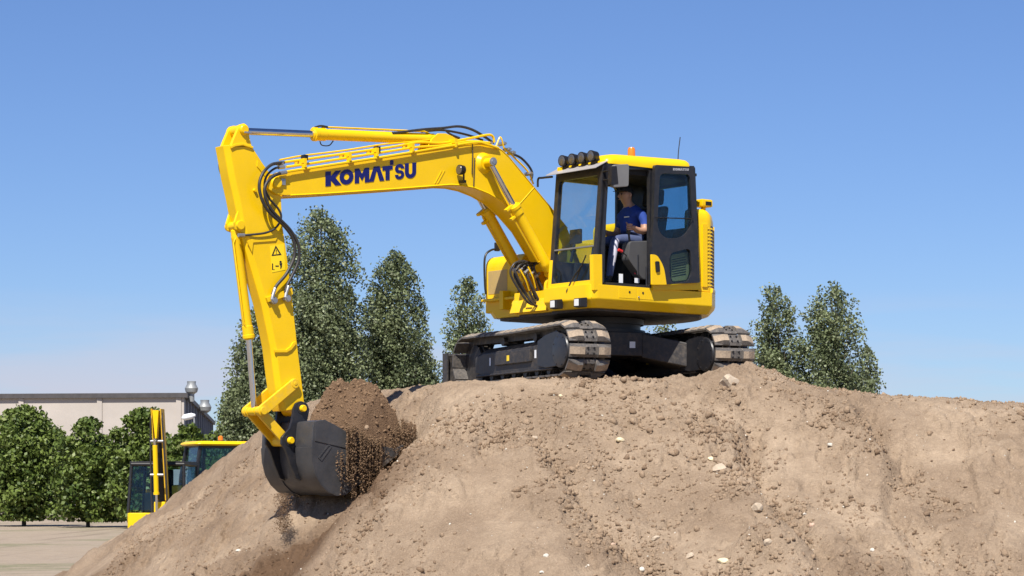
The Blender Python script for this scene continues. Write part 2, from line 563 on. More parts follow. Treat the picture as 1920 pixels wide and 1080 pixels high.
def mound_h(X, Y, fine=True):
    X, Y = np.asarray(X, float), np.asarray(Y, float)
    top = np.interp(X, [-8, 1.6, 2.2, 2.75, 3.1, 3.6, 4.4, 6.0, 8.0, 14.0], [2.93, 2.93, 2.945, 2.95, 2.93, 2.80, 2.72, 2.62, 2.5, 2.1])
    wob = 0.35 * fbm(X * 0.55, Y * 0.55, 3.1, 3)
    d = edge_dist(X, Y) + wob * np.clip((27.8 - Y) * 0.8, 0.15, 1.0)
    sl = np.interp(X, [-2.0, 0.5], [0.74, 0.60])
    k = 0.16
    drop = sl * k * np.logaddexp(0, d / k)
    z = top - drop
    z = z - 0.13 * gauss(X, Y, -4.2, 31.0, 0.9, 2.2)
    # spoil thrown up beside the tracks
    z = z + 0.13 * gauss(X, Y, 2.72, 27.85, 0.50, 0.40) - 0.05 * gauss(X, Y, 1.6, 27.7, 0.5, 0.3)
    z = z + 0.05 * gauss(X, Y, 0.1, 27.4, 0.5, 0.25)
    # slide scars on the front face
    gl = seg_dist(X + 0.10 * fbm(X * 2.2, Y * 2.2, 3.3, 3), Y, [(2.75, 26.6), (2.62, 25.9), (2.95, 25.0), (3.15, 24.2), (3.2, 23.2)])
    z = z - 0.20 * np.exp(-(gl / 0.16) ** 2) - 0.20 * gauss(X, Y, 3.15, 25.6, 0.36, 1.0, 0.15)
    gr = seg_dist(X + 0.12 * fbm(X * 2.0, Y * 2.0, 4.3, 3), Y, [(4.0, 26.8), (4.25, 25.9), (4.1, 25.0), (4.5, 24.0)])
    z = z - 0.16 * np.exp(-(gr / 0.14) ** 2)
    gc = seg_dist(X + 0.12 * fbm(X * 2.4, Y * 2.0, 1.3, 3), Y, [(0.25, 26.3), (0.75, 25.2), (1.25, 24.3), (1.7, 23.6)])
    z = z - 0.10 * np.exp(-(gc / 0.13) ** 2)
    z = z - 0.22 * gauss(X, Y, 1.45, 25.0, 0.85, 0.9)
    z = z - 0.12 * gauss(X, Y, 4.5, 25.2, 0.5, 0.9, -0.2)
    z = z + 0.24 * gauss(X, Y, 2.68, 24.15, 0.40, 0.26) + 0.10 * gauss(X, Y, 3.8, 25.9, 0.3, 0.6)
    z = z + 0.12 * gauss(X, Y, -0.35, 26.0, 0.55, 1.0, 0.3)
    # what the bucket has scraped out, and its loose edge
    tr = seg_dist(X, Y, TRENCH)
    z = z - 0.20 * gauss(X, Y, -1.40, 27.4, 0.50, 0.60) - 0.32 * gauss(X, Y, -1.60, 27.85, 0.42, 0.45)
    z = z - 0.22 * gauss(X, Y, -2.45, 26.95, 0.85, 0.6, 0.0) - 0.08 * gauss(X, Y, -1.75, 26.75, 0.5, 0.5) - 0.20 * np.exp(-(tr / 0.30) ** 2)
    z = z + 0.06 * np.exp(-((tr - 0.46) / 0.16) ** 2)
    if fine:
        amp = np.clip(0.25 + 0.9 * (d + 0.3), 0.3, 1.0)
        rough = np.clip(0.55 + 1.3 * fbm(X * 0.8 + 5, Y * 0.8, 8.0, 3), 0.15, 1.4) * (1 - smooth_patch(X, Y))
        # streaks that run down the slope
        z = z + 0.055 * amp * fbm(X * 1.7, Y * 1.1, 1.0, 3)
        z = z + 0.030 * amp * rough * fbm(X * 6.0, Y * 4.0, 2.0, 4, 0.55)
        z = z + 0.022 * rough * np.abs(fbm(X * 11.0 + 1, Y * 8.0, 7.0, 3, 0.6))
        sc = fbm(X * 1.5 + 4, Y * 1.2 + 2, 5.5, 4, 0.55)          # little scarps where the face has slipped
        z = z + 0.050 * amp * np.tanh(sc * 16) * np.clip(rough, 0, 1) + 0.030 * amp * np.tanh((fbm(X * 3.1, Y * 2.2, 9.5, 3) - .1) * 14)
        n2 = fbm(X * 13.0, Y * 10.0, 4.0, 3, 0.65)
        z = z + 0.040 * rough * np.clip(n2, -0.1, 1)
        z = z + 0.016 * rough * np.clip(fbm(X * 27.0, Y * 23.0, 4.5, 2, 0.6), -0.2, 1)
        z = z - 0.030 * rough * np.clip(fbm(X * 9.0 + 3, Y * 7.0, 6.0, 3) - 0.33, 0, 1) * 3
    return z

def moist_at(X, Y):
    tr = seg_dist(X, Y, TRENCH)
    m = 0.95 * np.exp(-(tr / 0.45) ** 2) * np.clip(0.85 + 0.6 * fbm(X * 3, Y * 3, 0.5, 3), 0, 1)
    m = m + 0.4 * gauss(X, Y, -2.0, 26.3, 0.9, 0.6) + 0.30 * gauss(X, Y, -3.6, 24.6, 0.7, 1.2)
    m = m + 0.16 * np.clip(-0.9 - X, 0, 2) * np.clip(0.5 + fbm(X * 1.6, Y * 1.0, 9.0, 3), 0, 1)
    m = m + 0.45 * np.clip(fbm(X * 0.8 + 5, Y * 0.8, 8.0, 3) * 1.2, 0, 1) * np.clip(0.6 + fbm(X * 5, Y * 4, 2.5, 3), 0, 1)
    return np.clip(m, 0, 0.95) * (1 - smooth_patch(X, Y))

def axis_steps(parts):
    out = [parts[0][0]]
    for a, b, s in parts:
        n = max(1, int(round((b - a) / s)))
        out += list(np.linspace(a, b, n + 1)[1:])
    return np.array(out)
gx = axis_steps([(-14, -8, 0.4), (-8, -5.4, 0.08), (-5.4, 6.3, 0.0165), (6.3, 8.5, 0.08), (8.5, 22, 0.5)])
gy = axis_steps([(15, 22, 0.3), (22, 27.9, 0.0175), (27.9, 31.6, 0.035), (31.6, 36, 0.15), (36, 46, 0.5)])
GX, GY = np.meshgrid(gx, gy)
GH = mound_h(GX, GY)
GH = np.maximum(GH, -0.35)
nx, ny = len(gx), len(gy)
ii = np.arange((ny - 1) * (nx - 1)); r_, c_ = ii // (nx - 1), ii % (nx - 1)
quads = np.stack([r_ * nx + c_, r_ * nx + c_ + 1, (r_ + 1) * nx + c_ + 1, (r_ + 1) * nx + c_], 1).ravel()
mound_me = fast_mesh('mound', np.stack([GX.ravel(), GY.ravel(), GH.ravel()], 1), quads, 4, 'soil', smooth=True)
point_attr(mound_me, 'moist', moist_at(GX, GY).ravel())
mound = link('mound', mound_me)
tag(mound, 'tall mound of dry tan soil under the large excavator', kind='structure')

# flat yard ground out to the horizon
def yard_mat():
    m, n, b, out = new_mat('yard_ground')
    t = add_noise(n, 0.12, 8, 0.68, dist=0.8); t2 = add_noise(n, 1.6, 8, 0.7); t3 = add_noise(n, 14.0, 5, 0.7)
    tc = n.nodes.new('ShaderNodeTexCoord'); mp = n.nodes.new('ShaderNodeMapping')
    mp.inputs['Rotation'].default_value = (0, 0, 0.5); mp.inputs['Scale'].default_value = (0.9, 0.03, 1)
    n.links.new(tc.outputs['Object'], mp.inputs['Vector'])
    ruts = add_noise(n, 1.0, 4, 0.6, mp.outputs['Vector'])
    c = mix_col(n, map_range(n, t.outputs['Fac'], 0.50, 0.62), (0.27, 0.21, 0.15), (0.13, 0.13, 0.055))
    c = mix_col(n, map_range(n, t2.outputs['Fac'], 0.4, 0.7, 0, 0.6), c, (0.36, 0.29, 0.21))
    c = mix_col(n, map_range(n, ruts.outputs['Fac'], 0.55, 0.62, 0, 0.5), c, (0.15, 0.11, 0.075))
    c = mix_col(n, map_range(n, t3.outputs['Fac'], 0.5, 0.75, 0, 0.5), c, (0.42, 0.36, 0.29))
    n.links.new(c, b.inputs['Base Color']); b.inputs['Roughness'].default_value = 0.95
    bp = n.nodes.new('ShaderNodeBump'); bp.inputs['Strength'].default_value = 0.8; bp.inputs['Distance'].default_value = 0.15
    n.links.new(t2.outputs['Fac'], bp.inputs['Height']); n.links.new(bp.outputs['Normal'], b.inputs['Normal'])
    return m
M['yard'] = yard_mat()
gm = MB(); gm.add([(-3000, -200, 0), (3000, -200, 0), (3000, 5000, 0), (-3000, 5000, 0)], [(0, 1, 2, 3)])
ground = gm.build('ground', 'yard', smooth=False)
tag(ground, 'flat sandy yard ground behind the mound', kind='structure')

def on_mound(px, py, y0=22.3, y1=31.0):
    """where the sight line of a pixel meets the mound"""
    Ys = np.linspace(y0, y1, 900)
    Xs = (px - HX) / FPX * Ys
    Zs = EYE + (HY - py) / FPX * Ys
    H = mound_h(Xs, Ys)
    hit = np.nonzero(H >= Zs)[0]
    if len(hit) == 0:
        return None
    k = hit[0]
    return Vector((Xs[k], Ys[k], H[k]))

# ---- stones one can pick out
def stone_mesh(name, sx, sy, sz, seed, mat):
    r = np.random.default_rng(seed)
    bm = bmesh.new()
    bmesh.ops.create_icosphere(bm, subdivisions=2, radius=1.0)
    dirs = r.normal(size=(9, 3)); dirs /= np.linalg.norm(dirs, axis=1)[:, None]
    cut = r.uniform(0.55, 0.9, 9)
    for v in bm.verts:
        p = np.array(v.co)
        for d, c in zip(dirs, cut):
            k = p @ d
            if k > c:
                p = p - d * (k - c) * 0.85
        p *= 1 + r.normal() * 0.03
        v.co = (p[0] * sx, p[1] * sy, p[2] * sz)
    me = bpy.data.meshes.new(name)
    bm.to_mesh(me); bm.free()
    me.materials.append(M[mat])
    return me

stones = [
    (1368, 722, 0.150, 0.105, 'rock', 'big angular tan rock on the mound crest below the right track'),
    (1163, 827, 0.062, 0.030, 'rock_pale', 'flat cream stone in the middle of the front slope'),
    (1350, 882, 0.090, 0.060, 'rock', 'rounded tan stone among rubble right of the slope centre'),
    (1333, 862, 0.048, 0.030, 'rock_pale', 'small pale stone just above the rounded tan stone'),
    (1356, 1055, 0.072, 0.042, 'rock_pale', 'cream stone near the bottom edge, right of centre'),
    (1229, 1012, 0.055, 0.036, 'rock', 'tan stone in the rubble at the bottom of the slope'),
    (1150, 1026, 0.045, 0.035, 'rock_pink', 'pinkish stone at the bottom centre of the slope'),
    (1203, 1070, 0.040, 0.032, 'rock_white', 'white pebble at the bottom edge below the rubble band'),
    (1294, 1045, 0.055, 0.040, 'rock', 'tan stone at the lower end of the rubble band'),
    (1557, 837, 0.035, 0.028, 'rock_white', 'white pebble high on the right part of the slope'),
    (1636, 1033, 0.036, 0.030, 'rock_white', 'white pebble at the lower right of the slope'),
    (1522, 986, 0.044, 0.034, 'rock_pink', 'orange stone on the lower right slope'),
    (1508, 965, 0.030, 0.022, 'rock_white', 'small white pebble above the orange stone'),
    (1051, 744, 0.030, 0.020, 'rock_pale', 'small pale stone near the crest below the left track'),
    (1024, 1044, 0.034, 0.026, 'rock_white', 'white pebble at the bottom, left of the slope centre'),
    (1016, 1075, 0.028, 0.022, 'rock_white', 'white pebble at the very bottom edge, left of centre'),
    (447, 1034, 0.040, 0.024, 'rock_white', 'white stone on the dark left slope under the bucket trench'),
    (1420, 958, 0.10, 0.07, 'rock', 'half buried brown lump at the foot of the slide scar'),
    (1003, 823, 0.050, 0.032, 'rock', 'tan stone left of the flat cream stone'),
    (1440, 1022, 0.060, 0.045, 'rock', 'grey tan stone at the lower right below the scar'),
]
for k, (px, py, sx, sz, mt, lab) in enumerate(stones):
    p = on_mound(px, py)
    if p is None:
        continue
    me = stone_mesh('stone', sx, sx * random.uniform(0.7, 0.95), sz, 100 + k, mt)
    o = link('stone', me, loc=(p.x, p.y + sx * 0.25, p.z + sz * 0.25), rot=(random.uniform(-.3, .3), random.uniform(-.3, .3), random.uniform(0, 6)))
    tag(o, lab, 'stone', 'stones lying on the mound')

# ---- loose clods: too many to count
def clods(n, rgen):
    X = rgen.uniform(-5.2, 6.2, n * 6); Y = rgen.uniform(22.6, 31.5, n * 6)
    dens = np.clip(0.22 + 0.9 * fbm(X * 0.9 + 2, Y * 0.9, 5.0, 3), 0.03, 1)
    bands = [[(2.35, 26.4), (2.85, 25.6), (2.95, 24.9), (2.9, 24.3)], [(0.35, 25.2), (1.0, 24.3), (1.6, 23.7), (2.2, 23.75), (2.9, 24.2)],
             [(2.0, 26.5), (2.3, 25.9), (2.4, 25.4)], [(-0.3, 26.6), (0.3, 26.0), (0.6, 25.4)], [(3.6, 26.6), (4.2, 25.9), (4.6, 25.2)], [(3.1, 25.0), (3.6, 25.1)],
             [(-1.5, 25.7), (-2.0, 24.9), (-2.5, 24.2), (-3.0, 23.4)]]
    dens = dens * (1 - smooth_patch(X, Y))
    for b in bands:
        dens = dens + 1.0 * np.exp(-(seg_dist(X, Y, b) / 0.24) ** 2) * np.clip(0.6 + 1.2 * fbm(X * 4, Y * 4, 1.0, 3), 0, 1)
    keep = (rgen.random(len(X)) < np.clip(dens / 1.6, 0, 1)) & ((Y < 27.9) | (X < -1.0 - (Y - 28.5) * .45))
    X, Y = X[keep][:n], Y[keep][:n]
    m = len(X)
    size = 0.004 + 0.021 * rgen.random(m) ** 3.6
    for b in bands:
        near = np.exp(-(seg_dist(X, Y, b) / 0.22) ** 2)
        size = size * (1 + 0.35 * near)
    big = (rgen.random(m) < 0.035) & (Y < 27.6)
    size = np.where(big, 0.02 + 0.03 * rgen.random(m) ** 1.5, size)
    Z = mound_h(X, Y) + size * 0.12
    return X, Y, Z, size
ico_v = np.array([(1, 0, 0), (-1, 0, 0), (0, 1, 0), (0, -1, 0), (0, 0, 1), (0, 0, -1), (.62, .62, .62), (-.62, .62, .62), (.62, -.62, .62), (-.62, -.62, .62), (.62, .62, -.62), (-.62, .62, -.62), (.62, -.62, -.62), (-.62, -.62, -.62)], float)
_t = []
for ax in range(6):
    nb = [i for i in range(6, 14) if ico_v[ax] @ ico_v[i] > 0.5]
    a_, b_ = [(1, 2), (1, 2), (0, 2), (0, 2), (0, 1), (0, 1)][ax]
    nb.sort(key=lambda i: math.atan2(ico_v[i][b_], ico_v[i][a_]))
    sgn = 1 if ax in (0, 3, 4) else -1
    for i in range(4):
        j, k = nb[i], nb[(i + 1) % 4]
        _t.append((ax, j, k) if sgn > 0 else (ax, k, j))
ico_f = np.array(_t)
OCT_F = np.array([(0, 2, 4), (2, 1, 4), (1, 3, 4), (3, 0, 4), (2, 0, 5), (1, 2, 5), (3, 1, 5), (0, 3, 5)])
def lumps(name, X, Y, Z, size, mat, rgen, flat=0.75, moist=None, stretch=None, octa=False):
    m = len(X)
    base_v, base_f = (ico_v[:6], OCT_F) if octa else (ico_v, ico_f)
    nb_ = len(base_v)
    A = rgen.normal(size=(m, 3, 3)); Q, _ = np.linalg.qr(A)
    loc = base_v[None] * (0.55 + 0.75 * rgen.random((m, nb_, 1))) * (size[:, None, None]) * np.array([1.15, 0.95, flat])[None, None]
    P = np.einsum('mij,mkj->mki', Q, loc)
    if stretch is not None:
        P[:, :, 2] *= stretch
    P = P + np.stack([X, Y, Z], 1)[:, None]
    F = (base_f[None] + (np.arange(m) * nb_)[:, None, None]).ravel()
    me = fast_mesh(name, P.reshape(-1, 3), F, 3, mat)
    mo = np.zeros(m) if moist is None else moist
    point_attr(me, 'moist', np.repeat(mo, nb_))
    return me
cr = np.random.default_rng(21)
cx, cy, cz, cs = clods(30000, cr)
clod_me = lumps('loose_clods', cx, cy, cz, cs, 'clod', cr, moist=np.clip(moist_at(cx, cy) + 0.35 * (cr.random(len(cx)) < 0.25), 0, 1))
tag(link('loose_clods', clod_me), 'loose clods and crumbs scattered over the soil slope', 'clods', kind='stuff')
pc = np.random.default_rng(33)
qx = pc.uniform(-4.8, 6.0, 300); qy = pc.uniform(22.7, 27.6, 300); qs = 0.004 + 0.010 * pc.random(300) ** 2.5
tag(link('pale_pebbles', lumps('pale_pebbles', qx, qy, mound_h(qx, qy) + qs * 0.3, qs, 'rock_white', pc)), 'tiny white pebbles sprinkled over the soil slope', 'pebbles', kind='stuff')
# ================================================================== the large excavator
TH = R(39.0)                       # turn of the upper body away from a side view
CT, ST = math.cos(TH), math.sin(TH)
CX, CY = 1.10, 30.0                # swing centre
PSI = math.pi + TH
MW = Matrix.Translation((CX, CY, GZ)) @ Matrix.Rotation(PSI, 4, 'Z')

def S(px, py, v):
    """photograph point on the machine's lengthwise plane v -> (forward, up)"""
    k = (px - HX) / FPX
    u = (CX + v * ST - k * (CY - v * CT)) / (CT - k * ST)
    Y = CY - u * ST - v * CT
    return (u, EYE + (HY - py) / FPX * Y - GZ)
def S3(px, py, v):
    u, w = S(px, py, v)
    return Vector((u, v, w))
def FR(px, py, u):
    """photograph point on the crosswise plane u -> (left, up)"""
    k = (px - HX) / FPX
    v = (k * (CY - u * ST) - CX + u * CT) / (ST + k * CT)
    Y = CY - u * ST - v * CT
    return (v, EYE + (HY - py) / FPX * Y - GZ)
def SL(pts, v):
    return [S(a, b, v) for a, b in pts]

EX = empty('excavator', (CX, CY, GZ), PSI)
tag(EX, 'large yellow crawler excavator standing on top of the soil mound, arm reaching left', 'excavator')

VB = -0.10           # boom centre plane
# ------------------------------------------------------------------ undercarriage (turned under the body)
UR = R(76.0)
def under(name, mb, mats, parent=EX, bevel=0.0, **kw):
    o = mb.build(name, mats, parent, bevel, **kw)
    if parent is EX:
        o.rotation_euler = (0, 0, UR)
    return o
TY = 0.995           # half gauge
RC, ZC, XE = 0.290, 0.360, 1.43
def track_path(n):
    """positions (x, z, angle) evenly along the chain"""
    pts = []
    Ls = 2 * XE; La = math.pi * RC
    tot = 2 * Ls + 2 * La
    for i in range(n):
        s = (i + 0.35) * tot / n
        if s < Ls:                                   # bottom run, from far to near
            pts.append((-XE + s, ZC - RC, math.pi))
        elif s < Ls + La:
            a = (s - Ls) / RC
            pts.append((XE + RC * math.sin(a), ZC - RC * math.cos(a), math.pi - a))
        elif s < 2 * Ls + La:
            x = XE - (s - Ls - La)
            sag = -0.035 * math.sin(math.pi * (x + XE) / (2 * XE)) ** 2 * 0.5
            pts.append((x, ZC + RC + sag, 0.0))
        else:
            a = (s - 2 * Ls - La) / RC
            pts.append((-XE - RC * math.sin(a), ZC + RC * math.cos(a), -a))
    return pts
NSH = 42
# shoe: flat bolted centre, angled wing pads either side
sm = MB()
hx = 0.080
prof = [(-.275, 0.0), (-.275, .022), (-.165, .070), (-.092, .070), (-.082, .036), (.082, .036), (.092, .070), (.165, .070), (.275, .022), (.275, 0.0)]
def shoe_ring(x, k):
    return [V(x, y, z * k if z > 0.03 else z * (0.5 + 0.5 * k)) for y, z in prof]
rings = [shoe_ring(-hx, 0.35), shoe_ring(-hx * 0.55, 1.0), shoe_ring(hx * 0.55, 1.0), shoe_ring(hx, 0.35)]
n_ = len(prof)
vs_ = [p for r in rings for p in r]; 
for k in range(3):
    for i in range(n_):
        j = (i + 1) % n_
        pad = (i in (1, 2, 6, 7)) and k == 1
        sm.add([vs_[k * n_ + i], vs_[k * n_ + j], vs_[(k + 1) * n_ + j], vs_[(k + 1) * n_ + i]], [(0, 1, 2, 3)], 1 if pad else 0)
for rr, rev in ((rings[0], True), (rings[3], False)):
    sm.add(rr, [tuple(reversed(range(n_))) if rev else tuple(range(n_))], 0)
for bx in (-.034, .034):
    for by in (-.042, .042):
        sm.lathe((bx, by, .036), (0, 0, 1), [(0, .013), (.012, .013)], 6, 2)
shoe_me = sm.mesh('track_shoe', ['shoe', 'shoe_pad', 'blackpaint'], smooth=False)
bmx = bmesh.new(); bmx.from_mesh(shoe_me); bmesh.ops.remove_doubles(bmx, verts=bmx.verts, dist=1e-5); bmesh.ops.recalc_face_normals(bmx, faces=bmx.faces); bmx.to_mesh(shoe_me); bmx.free()
path = track_path(NSH)
for side in (-1, 1):
    ch = MB()
    pp = track_path(NSH)
    for i, (x, z, a) in enumerate(pp):               # link plates of the chain
        T = Matrix.Translation((x, side * TY, z)) @ Matrix.Rotation(a, 4, 'Y')
        for sy in (-0.075, 0.075):
            ch.box(-.088, .088, sy - .016, sy + .016, -.075, .002, 0, T)
    tr = under('track', ch, 'under')
    for i, (x, z, a) in enumerate(pp):
        o = link('track_shoe', shoe_me, tr)
        o.matrix_local = Matrix.Translation((x, side * TY, z)) @ Matrix.Rotation(a + random.uniform(-.02, .02), 4, 'Y')
    # track frame with rollers, sprocket and idler
    yo, yi = side * (TY + 0.205), side * (TY - 0.205)
    fm = MB()
    cross = lambda x, z0, z1, k: [V(x, side * TY - .20 * k, z0), V(x, side * TY + .20 * k, z0), V(x, side * TY + .20 * k, z1 - .07), V(x, side * TY + .11 * k, z1), V(x, side * TY - .11 * k, z1), V(x, side * TY - .20 * k, z1 - .07)]
    fm.loft([cross(-1.22, .20, .46, .9), cross(-.95, .16, .50, 1), cross(.75, .16, .52, 1), cross(1.12, .18, .56, 1.0)])
    fm.box(-.5, .55, side * TY - .235, side * TY + .235, .26, .42)
    fm.box(-1.1, 1.15, side * TY - .225, side * TY + .225, .135, .165)
    fr = under('track_frame', fm, 'under', bevel=0.012)
    for zz in (-1, 1):
        s1 = MB(); s1.box(.62, .67, side * TY + zz * .2015, side * TY + zz * .2035, .30, .40)
        s1.build('sticker', 'white_decal', fr)
    s1 = MB(); s1.box(-.72, -.68, side * TY - .2035, side * TY - .2015, .27, .37); s1.build('sticker', 'white_decal', fr)
    s1 = MB(); s1.box(-.12, -.05, side * TY - .2375, side * TY - .2355, .30, .37); s1.build('sticker', 'decal_yellow', fr)
    for k in range(7):
        rm = MB(); x = -1.02 + k * 0.335
        rm.lathe((x, side * TY - .19, .135), (0, 1, 0), [(0, .055), (.03, .055), (.03, .085), (.10, .085), (.10, .065), (.28, .065), (.28, .085), (.35, .085), (.35, .055), (.38, .055)], 16)
        rm.build('track_roller', 'under', fr)
    for x in (-.45, .5):
        rm = MB(); rm.cyl((x, side * TY - .14, .565), (x, side * TY + .14, .565), .055); rm.box(x - .04, x + .04, side * TY - .05, side * TY + .05, .47, .56)
        rm.build('carrier_roller', 'under', fr)
    sp = MB(); sp.lathe((XE, side * TY - .06, ZC), (0, 1, 0), [(0, .20), (.02, .23), (.10, .23), (.12, .20)], 24)
    for k in range(14):
        a = k * 2 * math.pi / 14
        T = Matrix.Translation((XE, side * TY, ZC)) @ Matrix.Rotation(a, 4, 'Y')
        sp.box(.2, .262, -.03, .03, -.022, .022, 0, T)
    sp.build('sprocket', 'under', fr)
    idl = MB(); idl.lathe((-XE, side * TY - .11, ZC), (0, 1, 0), [(0, .12), (.02, .215), (.07, .215), (.075, .24), (.145, .24), (.15, .215), (.2, .215), (.22, .12)], 28)
    idl.build('idler', 'under', fr)
    # travel motor cover: disc on a sloping guard, both faces
    for zz in (-1, 1):
        cv = MB(); y0 = side * TY + zz * .12; y1 = side * TY + zz * .262
        cv.lathe((XE, y0, ZC - .01), (0, zz, 0), [(0, .215), (.11, .215), (.135, .20), (.142, .17)], 30)
        for k in range(8):
            a = k * math.pi / 4 + .3
            cv.lathe((XE + .178 * math.cos(a), y1 - zz * .004, ZC - .01 + .178 * math.sin(a)), (0, zz, 0), [(0, .010), (.010, .010)], 6)
        cv.build('travel_motor_cover', 'charcoal', fr)
        gd = MB()
        gd.plate([[(.78, .20), (1.0, .16), (XE - .10, .17), (XE - .02, .26), (XE - .02, .56), (XE - .12, .60), (1.0, .56), (.78, .50)]], lambda a, b: V(a, side * TY + zz * .19, b), V(0, zz * .052, 0))
        gd.build('guard_plate', 'charcoal', fr, bevel=0.008)

cb = MB()
cb.prism_z(rpoly([(-.62, -.5), (.62, -.5), (.62, .5), (-.62, .5)], .2), .36, .66)
for sx in (-1, 1):
    for sy in (-1, 1):
        a0, a1 = V(sx * .20, sy * .35, 0), V(sx * .62, sy * .30, 0)
        b0, b1 = V(sx * .50, sy * .84, 0), V(sx * 1.02, sy * .84, 0)
        lo = [a0 + V(0, 0, .34), a1 + V(0, 0, .34), b1 + V(0, 0, .20), b0 + V(0, 0, .20)]
        hi = [a0 + V(0, 0, .65), a1 + V(0, 0, .65), b1 + V(0, 0, .50), b0 + V(0, 0, .50)]
        cb.hexa(lo + hi)
cbo = under('car_body', cb, 'under', bevel=0.015)
s1 = MB(); s1.box(.626, .629, .12, .20, .46, .54); s1.build('sticker', 'white_decal', cbo)
sr = MB(); sr.lathe((0, 0, .64), (0, 0, 1), [(0, .60), (.06, .60), (.06, .54), (.13, .54), (.13, .58), (.20, .58), (.20, .50), (.27, .50)], 48)
under('swing_ring', sr, 'blackpaint')
# dozer blade at the far end
bl = MB()
bprof = [(-2.10, .02), (-2.06, .02), (-2.02, .06), (-2.05, .20), (-2.06, .34), (-2.03, .47), (-2.06, .50), (-2.10, .48), (-2.13, .34), (-2.12, .18)]
bl.prism(bprof, -1.23, 1.23)
for sy in (-1, 1):
    bl.box(-2.14, -1.98, sy * 1.23 - .012, sy * 1.23 + .012, .02, .50)
blo = under('dozer_blade', bl, 'under', bevel=0.006)
ba = MB()
for sy in (-1, 1):
    ba.hexa([V(-.6, sy * .48, .30), V(-.6, sy * .36, .30), V(-2.04, sy * .55, .18), V(-2.04, sy * .67, .18), V(-.6, sy * .48, .44), V(-.6, sy * .36, .44), V(-2.04, sy * .55, .34), V(-2.04, sy * .67, .34)])
ba.build('blade_arm', 'under', blo, bevel=0.01)

# ------------------------------------------------------------------ upper structure
def arc(r, a0, a1, n):
    return [(r * math.cos(a0 + (a1 - a0) * i / n), r * math.sin(a0 + (a1 - a0) * i / n)) for i in range(n + 1)]
def plan_deck(r, side, front):
    a = math.acos(-math.sqrt(max(0, r * r - side * side)) / r)
    pts = [(front, .36), (front, side - .13), (front - .04, side - .04), (front - .13, side)]
    pts += arc(r, a, 2 * math.pi - a, 26)
    pts += [(.70, -side), (.82, -side + .05), (.87, -side + .17), (.87, -.46), (1.04, -.42), (1.04, .36)]
    return pts
dk = MB()
dk.loft([[V(a, b, .885) for a, b in plan_deck(1.40, 1.155, 1.12)], [V(a, b, .965) for a, b in plan_deck(1.475, 1.235, 1.19)],
         [V(a, b, 1.00) for a, b in plan_deck(1.487, 1.25, 1.205)], [V(a, b, 1.158) for a, b in plan_deck(1.487, 1.25, 1.205)]])
deck = dk.build('revolving_frame', 'yellow', EX, bevel=0.007, angle=30)
bp = MB(); bp.prism_z([(a * .94, b * .94) for a, b in plan_deck(1.40, 1.155, 1.12)], .855, .886); bp.build('belly_plate', 'under', deck)
# little doors of the side compartment, with latches
for a, b in ((1160, 1193), (1195.5, 1226)):
    u0, w1 = S(a, 552, 1.25); u1, w0 = S(b, 571, 1.25)
    m = MB(); m.box(min(u0, u1), max(u0, u1), 1.2485, 1.2535, 1.012, 1.135); dd = m.build('side_hatch', 'yellow', deck, bevel=0.004)
    m = MB(); uu = (u0 + u1) / 2 - (.03 if a < 1180 else -.05); m.lathe((uu, 1.252, 1.09), (0, 1, 0), [(0, .014), (.006, .014)], 12); m.build('latch', 'blackpaint', dd)
m = MB(); m.lathe((S(1197, 571, 1.25)[0], 1.252, 1.035), (0, 1, 0), [(0, .012), (.012, .010)], 10); m.build('lock', 'steel', deck)
# tail: engine cover and counterweight
def plan_tail(r, side, ufront):
    a = math.acos(-math.sqrt(max(0, r * r - side * side)) / r)
    return [(ufront, side)] + arc(r, a, 2 * math.pi - a, 30) + [(ufront, -side)]
ta = MB()
ta.loft([[V(a, b, z) for a, b in plan_tail(r, s, -.60)] for z, r, s in ((1.165, 1.455, 1.215), (1.80, 1.455, 1.215), (1.88, 1.44, 1.20), (1.94, 1.40, 1.16), (1.97, 1.32, 1.08), (1.98, 1.2, .97))])
tail = ta.build('engine_cover', 'yellow', EX, angle=35)
# lower counterweight bulge
cw = MB()
a0 = math.acos(-0.60)
for z0, z1 in ((1.162, 1.35),):
    pass
ring = lambda r, z, c0, c1: [V(x, y, z) for x, y in arc(r, c0, c1, 30)]
cw.loft([[V(x, y, z) for x, y in arc(r, R(124), R(250), 30) + list(reversed(arc(1.30, R(124), R(250), 30)))] for z, r in ((1.161, 1.488), (1.20, 1.490), (1.215, 1.484))])
cw.build('counterweight', 'yellow', EX, angle=35)
# side cover with louvred grille on the left rear corner
def corner(off, u0=-.60, a1=R(150), n=14):
    a0 = R(123.3)
    return [(u0, 1.215 + off), (-.74, 1.215 + off)] + arc(1.455 + off, a0, a1, n)
sc_ = MB()
sc_.loft([[V(x, y, z) for x, y in corner(o1) + list(reversed(corner(o0)))] for z, o0, o1 in ((1.17, -.25, .004), (2.06, -.25, .004), (2.14, -.25, -.012), (2.19, -.24, -.05), (2.21, -.20, -.10))])
sidec = sc_.build('side_cover', 'yellow', EX, angle=40)
def gpath(off, k0, k1):
    P = corner(off, -.66, R(147), 18)
    n = len(P) - 1
    out = []
    for i in range(9):
        t = (k0 + (k1 - k0) * i / 8) * n; a = min(int(t), n - 1); f = t - a
        out.append((P[a][0] * (1 - f) + P[a + 1][0] * f, P[a][1] * (1 - f) + P[a + 1][1] * f))
    return out
gstrip = lambda o0, o1, k0, k1, zs: [[V(x, y, z) for x, y in gpath(o1, k0, k1) + list(reversed(gpath(o0, k0, k1)))] for z in zs]
gb = MB(); gb.loft(gstrip(-.01, .009, .03, .97, (1.235, 2.0)))
grille = gb.build('louvre_grille', 'blackpaint', EX)
lv = MB()
lv.loft([[V(x, y, 0) for x, y in gpath(.022, .04, .96) + list(reversed(gpath(.0, .04, .96)))], [V(x, y, .020) for x, y in gpath(.014, .04, .96) + list(reversed(gpath(.0, .04, .96)))]])
